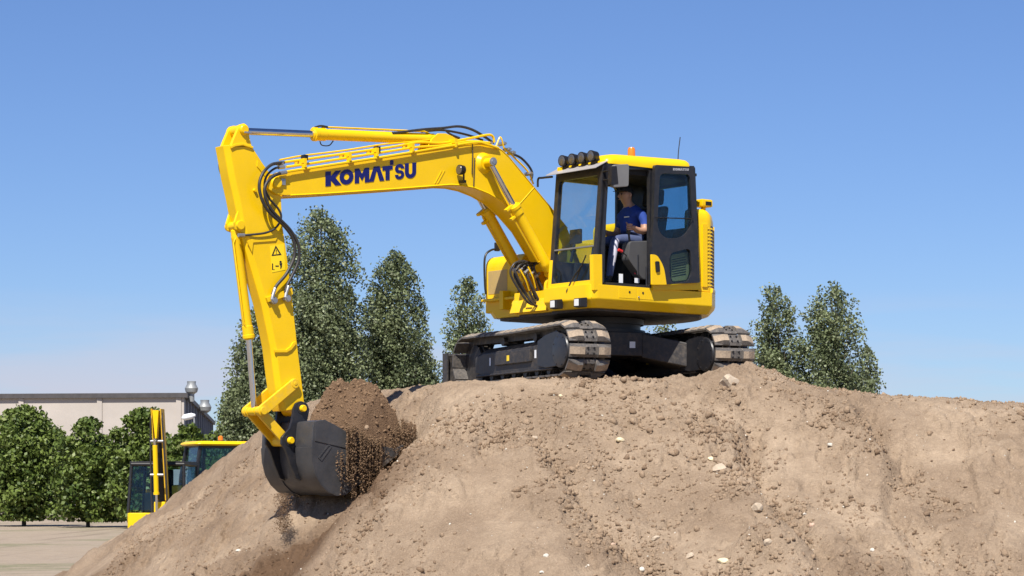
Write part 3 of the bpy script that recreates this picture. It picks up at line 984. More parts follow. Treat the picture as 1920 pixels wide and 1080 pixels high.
lv_me = lv.mesh('louvre', 'yellow')
for k in range(17):
    link('louvre', lv_me, grille, loc=(0, 0, 1.242 + k * .0445))
for k0, k1 in ((.0, .05), (.48, .52), (.95, 1.0)):
    gf = MB(); gf.loft(gstrip(-.01, .021, k0, k1, (1.225, 2.01))); gf.build('grille_frame', 'yellow', grille)
# rear camera lamp box behind the cab
p = S3(1318, 389, 1.05)
m = MB(); m.box(p.x - .10, p.x + .09, .97, 1.13, 2.25, 2.345, 0); m.box(p.x - .03, p.x + .02, 1.02, 1.08, 2.19, 2.26)
rl = m.build('rear_lamp', 'yellow', EX, bevel=0.018)
m = MB(); m.box(p.x - .07, p.x + .03, 1.129, 1.134, 2.268, 2.315); m.build('lens', 'blackpaint', rl)

# right hand boxes: tool box in front, fuel tank and engine hood behind
tb = MB()
u1 = .86
prof = rpoly([(u1, .96), (u1, 1.69), (.10, 1.73), (.10, .96)], [0.02, .16, .03, .02], 5)
tb.prism(prof, -1.235, -.50)
tool = tb.build('tool_box', 'yellow', EX, bevel=0.02)
m = MB(); m.box(u1 - .002, u1 + .004, -1.17, -.78, 1.20, 1.50); m.build('front_panel', 'tanpanel', tool, bevel=0.003)
m = MB(); m.box(u1 - .05, u1 + .10, -1.20, -.48, 1.10, 1.135); m.box(u1 + .0, u1 + .12, -.80, -.72, .98, 1.22); m.build('step', 'yellow', tool, bevel=0.01)
ft = MB(); ft.prism(rpoly([(.09, .96), (.09, 1.86), (-.60, 1.90), (-.60, .96)], [.02, .08, .08, .02], 4), -1.235, -.42)
ft.build('fuel_tank', 'yellow', EX, bevel=0.03)
eh = MB(); eh.prism(rpoly([(-.25, 1.2), (-.25, 2.10), (-.60, 2.14), (-.60, 1.2)], [.02, .09, .05, .02], 4), -.40, .27)
eh.build('engine_hood', 'yellow', EX, bevel=0.02)
for yy in (-.52, -.30):
    pass
hr = MB()
hv = -1.16
hr.tube([S3(911, 552, hv), S3(909, 530, hv), S3(909, 484, hv), S3(919, 470, hv), S3(934, 467, hv), S3(962, 468, hv)], .014, 8)
hr.tube([S3(932, 468, hv), S3(934, 455, hv), S3(929, 446, hv), S3(929, 425, hv)], .012, 8)
hr.box(S(932, 468, hv)[0] - .03, S(932, 468, hv)[0] + .03, hv - .02, hv + .02, S(932, 468, hv)[1] - .02, S(932, 455, hv)[1])
hr.build('handrail', 'blackpaint', EX)
# floor of the frame between the boxes, boom bracket
m = MB()
m.box(.20, 1.03, -.44, .34, 1.0, 1.05)
for v0 in (VB - .27, VB + .215):
    m.prism([(.30, 1.04), (1.02, 1.04), (1.0, 1.25), (.80, 1.62), (.70, 1.70), (.52, 1.68), (.42, 1.5)], v0, v0 + .05)
m.build('boom_bracket', 'yellow_worn', EX, bevel=0.01)
m = MB()
m.hexa([V(1.00, -.42, .90), V(1.12, -.42, .90), V(1.12, .30, .90), V(1.00, .30, .90), V(1.00, -.42, 1.06), V(1.06, -.42, 1.06), V(1.06, .30, 1.06), V(1.00, .30, 1.06)])
m.prism([(.86, 1.02), (1.05, 1.02), (.86, 1.42)], -.47, -.44); m.prism([(.86, 1.02), (1.05, 1.02), (.86, 1.30)], .0, .03)
m.build('front_cross_member', 'yellow_worn', EX, bevel=0.008)

# ------------------------------------------------------------------ boom
BH = .17
top = [(545, 320), (579, 315), (660, 303), (740, 291), (820, 280), (870, 272), (900, 269), (922, 273), (940, 281), (954, 294), (996, 345), (1031, 387), (1064, 428)]
bot = [(1082, 470), (1068, 505), (1036, 507), (1018, 473), (992, 430), (966, 400), (941, 377), (915, 362), (890, 352), (866, 347), (844, 346), (740, 354), (605, 363), (545, 366)]
bm_ = MB(); bm_.prism(SL(top + bot, VB + BH), VB - BH, VB + BH)
boom = bm_.build('boom', 'yellow', EX, bevel=0.012)
fl = MB()                                            # weld flanges along the edges of the side plates
for v in (VB + BH - .004, VB - BH + .004):
    fl.tube([S3(a, b, VB + BH) + V(0, v - VB - BH, 0) for a, b in bot[3:]], .013, 4, smooth=False)
    fl.tube([S3(a, b, VB + BH) + V(0, v - VB - BH, 0) for a, b in top], .011, 4, smooth=False)
fl.prism(SL([(814, 344), (827, 320), (829, 320), (816, 344)], VB + BH), VB + BH - .002, VB + BH + .006)
fl.prism(SL([(819, 344), (832, 320), (834, 320), (821, 344)], VB + BH), VB + BH - .002, VB + BH + .006)
fl.tube([S3(a, b, VB + BH) for a, b in ((973, 384), (1001, 352))], .006, 4, smooth=False)
fl.build('weld_seam', 'yellow', boom)
fk = MB()                                            # fork plates that take the arm
fprof = SL([(560, 319), (536, 321), (520, 323), (506, 330), (500, 342), (505, 355), (518, 364), (535, 366), (560, 366)], VB + BH)
for v in (VB + .135, VB - .168):
    fk.prism(fprof, v, v + .033)
c = S3(519, 343, VB + BH)
fk.lathe((c.x, VB - .20, c.z), (0, 1, 0), [(0, .055), (.03, .075), (.37, .075), (.40, .055)], 20)
fko = fk.build('fork', 'yellow', boom, bevel=0.006)
m = MB(); m.box(c.x - .11, c.x - .05, VB + .172, VB + .19, c.z - .02, c.z + .055); m.build('pin_keeper', 'steel', fko, bevel=0.004)
bs = MB()                                            # cross tube the boom cylinders hang on
bc = S3(908, 306, VB + BH)
VC = VB + .275
bs.lathe((bc.x, VB - .215, bc.z), (0, 1, 0), [(0, .085), (.43, .085)], 24)
for s_ in (-1, 1):
    bs.lathe((bc.x, VB + s_ * .165, bc.z), (0, s_, 0), [(0, .135), (.02, .115), (.045, .09)], 24)
pn = S3(920, 308, VC)
bs.cyl((bc.x, VB - .34, bc.z), (bc.x, VB + .34, bc.z), .05)
bs.build('cylinder_boss', 'yellow', boom)
m = MB()
m.lathe((bc.x, VB + .338, bc.z), (0, 1, 0), [(0, .052), (.018, .052), (.02, .03), (.028, .03)], 14); m.build('boss_pin', 'steel', boom)
# bracket on top for the arm cylinder
ab = MB()
for v in (VB - .11, VB + .075):
    ab.prism(SL([(790, 284), (800, 262), (812, 252), (826, 252), (850, 262), (866, 274)], VB), v, v + .035)
ab.build('cylinder_bracket', 'yellow', boom, bevel=0.006)

# lettering
def letter_polys(ch):
    E = lambda cx, cy, rx, ry, a0, a1, n=20: [(cx + rx * math.cos(R(a0 + (a1 - a0) * i / n)), cy + ry * math.sin(R(a0 + (a1 - a0) * i / n))) for i in range(n + 1)]
    if ch == 'K':
        return [[(0, 0), (0, 1), (.34, 1), (.34, .64), (.62, 1), (1.0, 1), (.62, .54), (1.0, 0), (.62, 0), (.34, .38), (.34, 0)]]
    if ch == 'O':
        return [E(.5, .5, .52, .52, 0, 360, 30)[:-1], list(reversed(E(.5, .5, .20, .21, 0, 360, 20)[:-1]))]
    if ch == 'M':
        return [[(0, 0), (0, 1), (.30, 1), (.5, .62), (.70, 1), (1, 1), (1, 0), (.70, 0), (.70, .50), (.5, .14), (.30, .50), (.30, 0)]]
    if ch == 'A':
        return [[(-.06, 0), (.30, 1), (.70, 1), (1.06, 0), (.72, 0), (.64, .24), (.58, .46), (.5, .72), (.42, .46), (.36, .24), (.28, 0)]]
    if ch == 'T':
        return [[(.30, 0), (.30, .70), (0, .70), (0, 1), (1, 1), (1, .74), (.70, .70), (.70, 0)]]
    if ch == 'U':
        return [[(0, 1), (0, .38)] + E(.5, .40, .5, .42, 185, 355, 16) + [(1, .38), (1, 1), (.66, 1), (.66, .40)] + list(reversed(E(.5, .40, .16, .16, 190, 350, 8))) + [(.34, .40), (.34, 1)]]
    if ch == 'S':
        o = [(.98, .70), (.98, .78)] + E(.5, .70, .48, .31, 10, 250, 14) + [(.62, .40)] + list(reversed(E(.55, .29, .12, .10, -90, 60, 5))) + [(.40, .19)] + [(.36, .30), (.02, .30)] + E(.5, .29, .48, .31, 190, 430, 14) + [(.40, .60)] + list(reversed(E(.46, .71, .11, .09, 90, 250, 5))) + [(.58, .80), (.64, .70)]
        return [o]
    return []
letter_boxes = [('K', 610, 640, 349.5, 322, ), ('O', 637, 662, 346.5, 319), ('M', 665, 692, 344, 316.5), ('A', 693, 719, 341, 313), ('T', 717, 736, 338.5, 312), ('S', 740, 758, 336.5, 308.5), ('U', 759, 780, 334.5, 306.5)]
def word(boxes, v, name, mat, parent, shear=-.088, tvec=.004):
    for ch, x0, x1, yb, yt in boxes:
        m = MB()
        def mp(a, b):
            px = x0 + a * (x1 - x0); py = yb + (yt - yb) * b + shear * (px - x0)
            return S3(px, py, v)
        m.plate(letter_polys(ch), mp, V(0, tvec, 0))
        if ch == 'T' and name == 'letter':           # the raised square of the emblem
            m.plate([[(.74, 1.05), (.74, 1.38), (1.08, 1.38), (1.08, 1.05)]], mp, V(0, tvec, 0))
        m.build(name, mat, parent, smooth=False)
word(letter_boxes, VB + BH + .0015, 'letter', 'blue', boom)

# pipes along the boom and their clamps
def pipe(pts, r, mat='yellow', parent=boom, name='pipe', n=8):
    m = MB(); m.tube([S3(a, b, v) for a, b, v in pts], r, n); return m.build(name, mat, parent)
vv = VB + BH
pipe([(524, 300, vv - .12), (567, 292, vv - .12), (646, 282, vv - .12), (716, 271, vv - .12), (770, 266, vv - .12), (845, 258, vv - .1)], .011)
pipe([(534, 304, vv - .06), (570, 299, vv - .05), (697, 281, vv - .05), (745, 274, vv - .05), (785, 267, vv - .05), (830, 268, vv - .04), (883, 259, vv - .04), (914, 253, vv - .04), (924, 256, vv - .04), (927, 267, vv - .04)], .016)
pipe([(537, 313, vv - .01), (592, 305, vv - .01), (740, 282, vv - .01), (782, 276, vv - .01), (830, 273, vv - .02), (880, 265, vv - .02), (918, 268, vv - .02)], .016)
pipe([(537, 322, vv + .035), (575, 316, vv + .035), (720, 294, vv + .035), (819, 278, vv + .035), (890, 267, vv + .035), (913, 271, vv + .03), (935, 278, vv + .02)], .016)
pipe([(930, 275, vv), (937, 258, vv), (941, 262, vv + .01), (945, 278, vv)], .010)
for px, py in ((568, 305), (652, 293), (703, 285), (770, 276), (850, 268)):
    p = S3(px, py, vv)
    m = MB(); m.box(p.x - .022, p.x + .022, vv - .15, vv + .055, p.z - .01, p.z + .045); m.box(p.x - .015, p.x + .015, vv - .01, vv + .06, p.z - .06, p.z)
    m.build('pipe_clamp', 'yellow', boom, bevel=0.004)
for px, py in ((570, 298), (706, 282)):
    p = S3(px, py, vv)
    m = MB(); m.box(p.x - .026, p.x + .026, vv - .03, vv + .05, p.z - .02, p.z + .045); m.build('rubber_clamp', 'blackpaint', boom, bevel=0.005)
# hose run over the boom peak and down its back
pipe([(735, 250, VB + .05), (790, 243, VB + .06), (830, 240, VB + .06), (860, 237, VB + .06), (885, 243, VB + .06), (908, 256, VB + .04), (925, 268, VB)], .016, 'rubber', boom, 'hose')
pipe([(790, 247, VB), (825, 244, VB), (850, 247, VB), (880, 254, VB), (905, 263, VB)], .014, 'rubber', boom, 'hose')
pipe([(835, 244, VB + .1), (845, 252, VB + .1), (862, 259, VB + .12)], .013, 'rubber', boom, 'hose')
pipe([(963, 289, VB), (978, 297, VB), (992, 312, VB), (998, 325, VB), (996, 338, VB)], .015, 'rubber', boom, 'hose')
pipe([(945, 277, vv - .1), (965, 296, vv - .1), (990, 322, vv - .1), (1000, 345, vv - .1)], .012, 'yellow', boom)
for px, py in ((941, 270), (950, 281), (958, 287), (990, 326), (915, 269)):
    p = S3(px, py, VB + .05); m = MB(); m.lathe(p - V(0, .05, 0), (0, 1, 0), [(0, .028), (.1, .028), (.1, .018), (.13, .018)], 6); m.build('pipe_fitting', 'steel', boom)
# work lamp on the side of the boom
p = S3(867, 323, vv + .09)
m = MB(); m.lathe(p + V(-.035, 0, .03), (1, 0, -.05), [(0, .03), (.02, .055), (.07, .062), (.085, .062)], 18); m.tube([p + V(-.02, 0, -.02), p + V(-.03, -.02, -.10), p + V(-.02, -.09, -.11)], .012, 6); m.box(p.x - .06, p.x - .02, vv, vv + .09, p.z - .12, p.z - .09)
wl = m.build('work_lamp', 'blackpaint', boom)
m = MB(); m.lathe(p + V(.051, 0, .026), (1, 0, -.05), [(0, .054), (.006, .05)], 18); m.build('lens', 'reflector', wl)
m = MB(); m.tube([S3(886, 270, vv + .012), S3(886, 290, vv + .012), S3(885, 327, vv + .012)], .006, 6); m.tube([S3(890, 296, vv + .01), S3(889, 320, vv + .01), S3(888, 349, vv + .01)], .006, 6); m.build('lamp_cable', 'rubber', boom)

# ------------------------------------------------------------------ boom cylinders
def cylinder(name, a, b, c, rb, rr, parent=EX, head=.1, eye_a=None, eye_b=None, w_eye=.07):
    """a: foot pin, b: gland end of the barrel, c: rod pin"""
    a, b, c = Vector(a), Vector(b), Vector(c)
    d = (b - a).normalized(); Lb = (b - a).length
    m = MB()
    m.lathe(a, d, [(.03, rb * .6), (.05, rb * 1.0), (.10, rb), (.12, rb * 1.05), (.15, rb * 1.05), (.16, rb), (Lb - head - .03, rb), (Lb - head - .025, rb * 1.16), (Lb - .06, rb * 1.16), (Lb - .055, rb * 1.26), (Lb - .02, rb * 1.26), (Lb - .015, rb * 1.0), (Lb, rb * .9)], 24)
    m.cyl(a - V(0, w_eye, 0), a + V(0, w_eye, 0), rb * .9, n=18)
    o = m.build(name, 'yellow', parent)
    m = MB(); m.cyl(b - d * .02, c - (c - b).normalized() * .04, rr, n=20); m.build('rod', 'chrome', o)
    m = MB(); m.cyl(c - V(0, w_eye, 0), c + V(0, w_eye, 0), rr * 1.5, n=18); m.build('rod_eye', 'yellow', o)
    return o
bf = S3(1032, 512, VC); bg = S3(964, 382, VC); bp_ = V(bc.x, VC, bc.z)
bg = bf + (bp_ - bf).normalized() * (bg - bf).length
for s_ in (1, -1):
    mir = lambda q: V(q.x, VB + s_ * (VC - VB), q.z)
    o = cylinder('boom_cylinder', mir(bf), mir(bg), mir(bp_), .068, .036, head=.11, w_eye=.05)
    d = (bg - bf).normalized(); nrm = V(-d.z, 0, d.x)
    if nrm.x < 0: nrm = -nrm
    m = MB()
    b0 = mir(bf + d * .22) + nrm * .085; b1 = mir(bg - d * .06) + nrm * .095
    m.tube([mir(bf + d * .20) + nrm * .05, b0, b1, mir(bg - d * .05) + nrm * .06], .012, 6, smooth=False); m.build('feed_pipe', 'yellow', o)
    m = MB()
    for t in (.13, .0):
        q = mir(bg - d * t); m.box(-.03, .03, -.085, .085, -.018, .018, 0, Matrix.Translation(q + nrm * .06) @ d.to_track_quat('Z', 'Y').to_matrix().to_4x4())
    m.build('gland_clamp', 'yellow', o, bevel=0.006)

# ------------------------------------------------------------------ arm
AH = .130
arm_secs = [((430, 272), (471, 272)), ((436, 305), (492, 305)), ((441, 333), (512, 333)), ((450, 372), (527, 368)), ((459, 420), (530, 424)), ((475, 478), (537, 472)), ((501, 568), (548, 560)), ((518, 650), (558, 652)), ((524, 700), (564, 700)), ((530, 745), (570, 750)), ((538, 770), (572, 764))]
rings = []
for i, (fp, rp) in enumerate(arm_secs):
    f0 = S(fp[0], fp[1], VB + AH); r0 = S(rp[0], rp[1], VB + AH)
    dv = Vector((f0[0] - r0[0], f0[1] - r0[1])); L_ = dv.length; dv.normalize()
    cfu, cfw = f0[0] + dv.x * .055, f0[1] + dv.y * .055
    rings.append([V(r0[0], VB - AH, r0[1]), V(r0[0], VB + AH, r0[1]), V(f0[0], VB + AH, f0[1]), V(cfu, VB + AH - .045, cfw), V(cfu, VB - AH + .045, cfw), V(f0[0], VB - AH, f0[1])])
am = MB(); am.loft(rings)
arm = am.build('arm', 'yellow', EX, bevel=0.008)
cl = MB()
cprof = SL([(433, 276), (438, 262), (447, 241), (451, 233), (458, 231), (464, 235), (466, 244), (468, 257), (473, 277)], VB + AH)
for v in (VB + .075, VB - AH):
    cl.prism(cprof, v, v + .055)
pa = S3(457, 243, VB + AH)
cl.lathe((pa.x, VB - .165, pa.z), (0, 1, 0), [(0, .045), (.02, .062), (.31, .062), (.33, .045)], 20)
bpz = SL([(431, 274), (440, 270), (454, 268), (474, 275), (473, 279), (454, 273), (440, 275), (432, 279)], VB + AH)
cl.prism(bpz, VB - AH - .02, VB + AH + .02)
cl.build('top_clevis', 'yellow', arm, bevel=0.006)
m = MB(); m.box(pa.x - .075, pa.x + .02, VB + .168, VB + .180, pa.z - .045, pa.z - .025); m.build('pin_keeper', 'steel', arm, bevel=.003)
lg = MB()                                            # lug of the bucket cylinder
lc = S3(440, 424, VB)
lprof = [(lc.x - .34, lc.z + .55), (lc.x + .02, lc.z + .16), (lc.x + .065, lc.z + .03), (lc.x + .045, lc.z - .05), (lc.x - .02, lc.z - .07), (lc.x - .16, lc.z - .12), (lc.x - .36, lc.z - .26)]
for v in (VB - .105, VB + .065):
    lg.prism(lprof, v, v + .04)
lg.cyl((lc.x, VB - .14, lc.z), (lc.x, VB + .14, lc.z), .052)
lg.build('cylinder_lug', 'yellow', arm, bevel=0.008)
vs0 = VB + AH                                        # stiffeners and hose plate on the arm
for pts_, th_ in (([(497, 558), (545, 540), (547, 552), (500, 567)], .03), ([(462, 452), (472, 448), (519, 446), (516, 452), (474, 455), (472, 474)], .012),
                  ([(513, 656), (535, 656), (543, 650), (548, 642), (553, 640), (553, 646), (545, 656), (536, 661), (514, 661)], .02), ([(482, 300), (492, 312), (520, 350), (519, 362), (488, 320), (481, 312)], .010)):
    st = MB(); st.prism(SL(pts_, vs0), vs0 - .002, vs0 + th_); st.build('stiffener', 'yellow', arm, bevel=0.003)
st = MB(); st.lathe(S3(477, 357, vs0), (0, 1, 0), [(0, .022), (.03, .018)], 10); st.build('grease_nipple', 'yellow', arm)
# warning label
dq = lambda a, b, vo: S3(a, b, vs0 + vo)
dec = MB(); dec.plate([[(506, 461), (532, 457), (535, 506), (510, 511)]], lambda a, b: dq(a, b, .001), V(0, .002, 0)); dc = dec.build('warning_label', 'decal_yellow', arm, smooth=False)
tri = MB(); tri.plate([[(509, 480), (528, 478), (517, 460)], [(512.5, 477.5), (524, 476), (517.3, 465)]], lambda a, b: dq(a, b, .0035), V(0, .001, 0))
tri.plate([[(517, 468), (518.6, 468), (518.6, 473), (517.3, 473)]], lambda a, b: dq(a, b, .0035), V(0, .001, 0)); tri.plate([[(517.4, 474), (518.8, 474), (518.8, 475.4), (517.4, 475.4)]], lambda a, b: dq(a, b, .0035), V(0, .001, 0))
tri.build('warning_triangle', 'blackpaint', dc, smooth=False)
pic = MB(); pm = lambda a, b: dq(a, b, .0035)
pic.plate([[(510, 494), (512, 494), (512, 505), (515, 505), (515, 506), (510, 506)]], pm, V(0, .001, 0)); pic.plate([[(516, 499), (518, 496.5), (518, 498), (521, 498), (521, 496.5), (523, 499), (521, 501), (521, 500), (518, 500), (518, 501)]], pm, V(0, .001, 0))
pic.plate([circle2(526, 491, 2.2, 10)], pm, V(0, .001, 0)); pic.plate([[(523.5, 494), (529, 493), (528.5, 500), (527, 504), (525.6, 504), (525.5, 499)]], pm, V(0, .001, 0))
pic.build('pictogram', 'blackpaint', dc, smooth=False)

# hoses that loop from the boom to the arm
def hose(pts, r=.017, mat='rubber', parent=arm, name='hose'):
    m = MB(); m.tube([S3(a, b, v) for a, b, v in pts], r, 10, per=8); return m.build(name, mat, parent)
hh = vs0
h1 = hose([(532, 305, hh - .02), (520, 306, hh + .02), (507, 310, hh + .06), (493, 325, hh + .10), (486, 347, hh + .11), (491, 374, hh + .11), (505, 398, hh + .10), (533, 424, hh + .08), (550, 450, hh + .07), (552, 480, hh + .06), (538, 512, hh + .055), (519, 535, hh + .05), (511, 552, hh + .045)], .0185)
h2 = hose([(537, 323, hh + .075), (525, 325, hh + .08), (512, 331, hh + .10), (500, 343, hh + .12), (496, 360, hh + .12), (503, 384, hh + .11), (520, 406, hh + .10), (544, 431, hh + .08), (559, 458, hh + .07), (560, 487, hh + .05), (549, 514, hh + .04), (539, 534, hh + .04), (535, 548, hh + .045)], .0185)
h3 = hose([(532, 313, hh + .01), (515, 316, hh + .03), (500, 330, hh + .05), (496, 350, hh + .06), (505, 372, hh + .06), (522, 392, hh + .05), (527, 408, hh + .045), (518, 426, hh + .04), (500, 436, hh + .03), (472, 440, hh + .02), (452, 441, hh - .02)], .013)
h4 = hose([(413, 292, VB - AH - .02), (411, 310, VB - AH - .06), (414, 325, VB - AH - .06), (420, 335, VB - AH - .01)], .012)
for px, py, vo, ln in ((510, 556, .045, .05), (535, 552, .045, .05)):
    q = S3(px, py + 8, vs0); m = MB(); m.lathe(q + V(0, .0, 0), (0, 1, 0), [(0, .042), (.055, .042), (.06, .03), (.075, .03)], 12); m.tube([S3(px, py + 6, vs0 + .05), S3(px + 2, py - 4, vs0 + .05), S3(px + 6, py - 16, vs0 + .05)], .020, 8, smooth=False)
    m.build('hose_fitting', 'steel', arm)
for a, b, c_, d_, v in ((530, 306, 519, 307, hh - .01), (537, 323, 524, 325, hh + .075), (533, 313, 522, 314, hh + .01), (447, 441, 458, 441, hh - .01)):
    m = MB(); m.tube([S3(a, b, v), S3(c_, d_, v)], .023, 10, smooth=False); m.build('hose_fitting', 'steel', arm)

# arm cylinder along the top of the boom
ca, cg, cr_ = S3(818, 261, VB), S3(585, 250.5, VB), V(pa.x, VB, pa.z)
cg = ca + (cr_ - ca).normalized() * (cg - ca).length
ac = cylinder('arm_cylinder', ca, cg, cr_, .066, .040, head=.15, w_eye=.07)
d = (cg - ca).normalized()
m = MB(); m.tube([ca + d * .12 + V(0, .02, .06), ca + d * .2 + V(0, .02, .085), cg - d * .15 + V(0, .02, .085), cg - d * .08 + V(0, .02, .05)], .011, 6, smooth=False); m.build('feed_pipe', 'yellow', ac)
m = MB(); m.tube([cg - d * .11 + V(0, 0, -.08), cg - d * .14 + V(0, 0, -.125), cg - d * .24 + V(0, 0, -.125), cg - d * .30 + V(0, 0, -.07)], .007, 6); m.tube([cg - d * .02 + V(0, .03, .075), cg - d * .10 + V(0, .03, .095), cg - d * .2 + V(0, .03, .085)], .012, 6); m.build('hose', 'rubber', ac)
# bucket cylinder down the front of the arm
ka = lc; kg = S3(467, 637, VB); kc = S3(477, 771, VB)
bkc = cylinder('bucket_cylinder', ka, kg, kc, .056, .034, head=.13, w_eye=.06)
d = (kg - ka).normalized()
m = MB(); m.tube([ka + d * .12 + V(.02, .04, 0), ka + d * .2 + V(.07, .04, 0), kg - d * .2 + V(.07, .04, 0), kg - d * .1 + V(.03, .04, 0)], .009, 6, smooth=False); m.build('feed_pipe', 'yellow', bkc)

# ------------------------------------------------------------------ bucket linkage
def bar(a, b, w0, w1, v0, v1):
    """flat bar with round ends between two points of the lengthwise plane"""
    a, b = Vector(a), Vector(b); t = math.atan2(b.y - a.y, b.x - a.x)
    pts = [(a.x + w0 * math.cos(t + R(90) + R(180) * i / 8), a.y + w0 * math.sin(t + R(90) + R(180) * i / 8)) for i in range(9)]
    pts += [(b.x + w1 * math.cos(t - R(90) + R(180) * i / 8), b.y + w1 * math.sin(t - R(90) + R(180) * i / 8)) for i in range(9)]
    m = MB(); m.prism(pts, v0, v1); return m
pinA = (kc.x, kc.z)
pinR = S(554, 719, VB + .18)
pinE = S(541, 826, VB + .16); 
pinK = S(564, 766, VB + .16)
for v0 in (VB + .135, VB - .18):
    m = bar(pinA, pinR, .062, .058, v0, v0 + .045)
    for q in (pinA, pinR):
        m.lathe((q[0], v0 - .006, q[1]), (0, 1, 0), [(0, .055), (.057, .055)], 18); m.lathe((q[0], v0 - .012, q[1]), (0, 1, 0), [(0, .022), (.069, .022)], 12)
    m.build('rocker_link', 'yellow_worn', EX, bevel=0.006)
m = bar(pinA, pinE, .055, .06, VB - .125, VB - .09)
m2 = bar(pinA, pinE, .055, .06, VB + .09, VB + .125); m.add(m2.v, m2.f)
t_ = (Vector(pinE) - Vector(pinA)); a_ = Vector(pinA) + t_ * .12; b_ = Vector(pinA) + t_ * .88; nn = Vector((-t_.y, t_.x)).normalized() * .04
m.prism([tuple(a_ - nn), tuple(b_ - nn), tuple(b_ - nn * .6), tuple(a_ - nn * .6)], VB - .09, VB + .09)
m.cyl((pinA[0], VB - .21, pinA[1]), (pinA[0], VB + .21, pinA[1]), .045); m.cyl((pinE[0], VB - .13, pinE[1]), (pinE[0], VB + .13, pinE[1]), .066)
m.build('bucket_link', 'yellow_worn', EX, bevel=0.006)

# ------------------------------------------------------------------ bucket
BW = .525
BV = VB + BW
back = [(589, 791), (587, 803), (586, 820), (585, 840), (587, 866), (593, 890), (603, 908), (616, 921), (632, 928), (648, 926), (690, 893), (742, 848)]
bk2 = SL(back, BV)
cen = Vector((sum(p[0] for p in bk2) / len(bk2), sum(p[1] for p in bk2) / len(bk2)))
inner = []
for i, p in enumerate(bk2):
    a = Vector(bk2[max(0, i - 1)]); b = Vector(bk2[min(len(bk2) - 1, i + 1)]); t = (b - a).normalized(); n = Vector((t.y, -t.x))
    if n.dot(cen - Vector(p)) < 0: n = -n
    inner.append(tuple(Vector(p) + n * .028))
sh = MB(); sh.prism(bk2 + list(reversed(inner)), VB - BW + .02, VB + BW - .02)
bucket = sh.build('bucket', 'bucket', EX, bevel=0.004)
side = SL(back + [(738, 842), (700, 834), (655, 814), (630, 799), (609, 788)], BV)
for v0 in (BV - .022, VB - BW):
    m = MB(); m.prism(side, v0, v0 + .022); so = m.build('side_plate', 'bucket', bucket, bevel=0.004)
    w = MB(); o_ = .003 if v0 > VB else -.003
    w.prism(SL([(590, 827), (655, 842), (736, 858), (742, 849), (738, 841), (700, 833), (655, 813), (630, 798), (609, 787), (590, 790)], BV), v0 + o_, v0 + o_ + .028)
    w.build('side_cutter', 'bucket', so, bevel=0.004)
    if v0 > VB:
        w = MB()
        w.plate([SL([(596, 858), (616, 833), (622, 838), (603, 865)], BV), list(reversed(SL([(599, 858), (616, 836), (619, 838), (603, 861)], BV)))], lambda a, b: V(a, BV - .004, b), V(0, .010, 0))
        w.build('raised_emblem', 'bucket', so)
bandp = SL([(585, 838), (587, 866), (593, 890), (603, 908), (616, 921), (632, 928), (648, 926), (690, 893)], BV)
wb = []
for i, p in enumerate(bandp):
    a = Vector(bandp[max(0, i - 1)]); b = Vector(bandp[min(len(bandp) - 1, i + 1)]); t = (b - a).normalized(); n = Vector((t.y, -t.x))
    if n.dot(cen - Vector(p)) > 0: n = -n
    wb.append(tuple(Vector(p) + n * .012))
for v0, v1 in ((VB - BW + .0, VB - BW + .30), (VB + BW - .33, VB + BW)):
    m = MB(); m.prism(bandp + list(reversed(wb)), v0 + .001, v1 - .001); m.build('wear_plate', 'bucket', bucket, bevel=0.004)
m = MB(); lipo = SL([(742, 846), (690, 892), (694, 897), (748, 851)], BV); m.prism(lipo, VB - BW, VB + BW); m.build('lip', 'bucket_worn', bucket, bevel=0.004)
lp = Vector(S(744, 848, BV)); ld = (Vector(S(744, 848, BV)) - Vector(S(690, 893, BV))).normalized(); ln_ = Vector((-ld.y, ld.x))
tm = MB()
for q0, q1, h0, h1_ in ((-.05, .05, .035, .03), (.05, .15, .03, .008)):
    A = lp + ld * q0; B = lp + ld * q1
    tm.hexa([V(A.x - ln_.x * h0, -.035, A.y - ln_.y * h0), V(B.x - ln_.x * h1_, -.03, B.y - ln_.y * h1_), V(B.x - ln_.x * h1_, .03, B.y - ln_.y * h1_), V(A.x - ln_.x * h0, .035, A.y - ln_.y * h0),
             V(A.x + ln_.x * h0, -.035, A.y + ln_.y * h0), V(B.x + ln_.x * h1_, -.03, B.y + ln_.y * h1_), V(B.x + ln_.x * h1_, .03, B.y + ln_.y * h1_), V(A.x + ln_.x * h0, .035, A.y + ln_.y * h0)])
tooth_me = tm.mesh('tooth', 'bucket_worn', bevel=0.004)
for k in range(5):
    link('tooth', tooth_me, bucket, loc=(0, VB - BW + .06 + k * (2 * BW - .12) / 4, 0))
ear = [(551, 766), (556, 756), (566, 752), (577, 757), (581, 768), (578, 784), (573, 800), (568, 818), (562, 838), (559, 862), (561, 888), (566, 902), (556, 897), (546, 872), (537, 845), (529, 832), (529, 820), (536, 812), (544, 803), (549, 786)]
earp = SL(ear, VB + .19)
for v0 in (VB + .145, VB - .185):
    m = MB(); m.prism(earp, v0, v0 + .04)
    for q in (pinK, pinE):
        m.lathe((q[0], v0 - .008, q[1]), (0, 1, 0), [(0, .066), (.056, .066)], 22)
    m.build('ear', 'charcoal', bucket, bevel=0.006)
m = MB()
for q in (pinK, pinE):
    m.lathe((q[0], VB - .235, q[1]), (0, 1, 0), [(0, .032), (.01, .040), (.46, .040), (.47, .032)], 18)
m.build('bucket_pin', 'yellow', bucket)
tbx = SL([(590, 790), (612, 787), (618, 800), (592, 812)], BV)
m = MB(); m.prism(tbx, VB - BW + .03, VB + BW - .03); m.build('top_rail', 'bucket', bucket, bevel=0.008)
q = S3(586, 810, BV - .06)
m = MB(); m.box(q.x + .002, q.x + .005, BV - .10, BV - .06, q.z - .035, q.z + .04); m.build('sticker', 'white_decal', bucket)
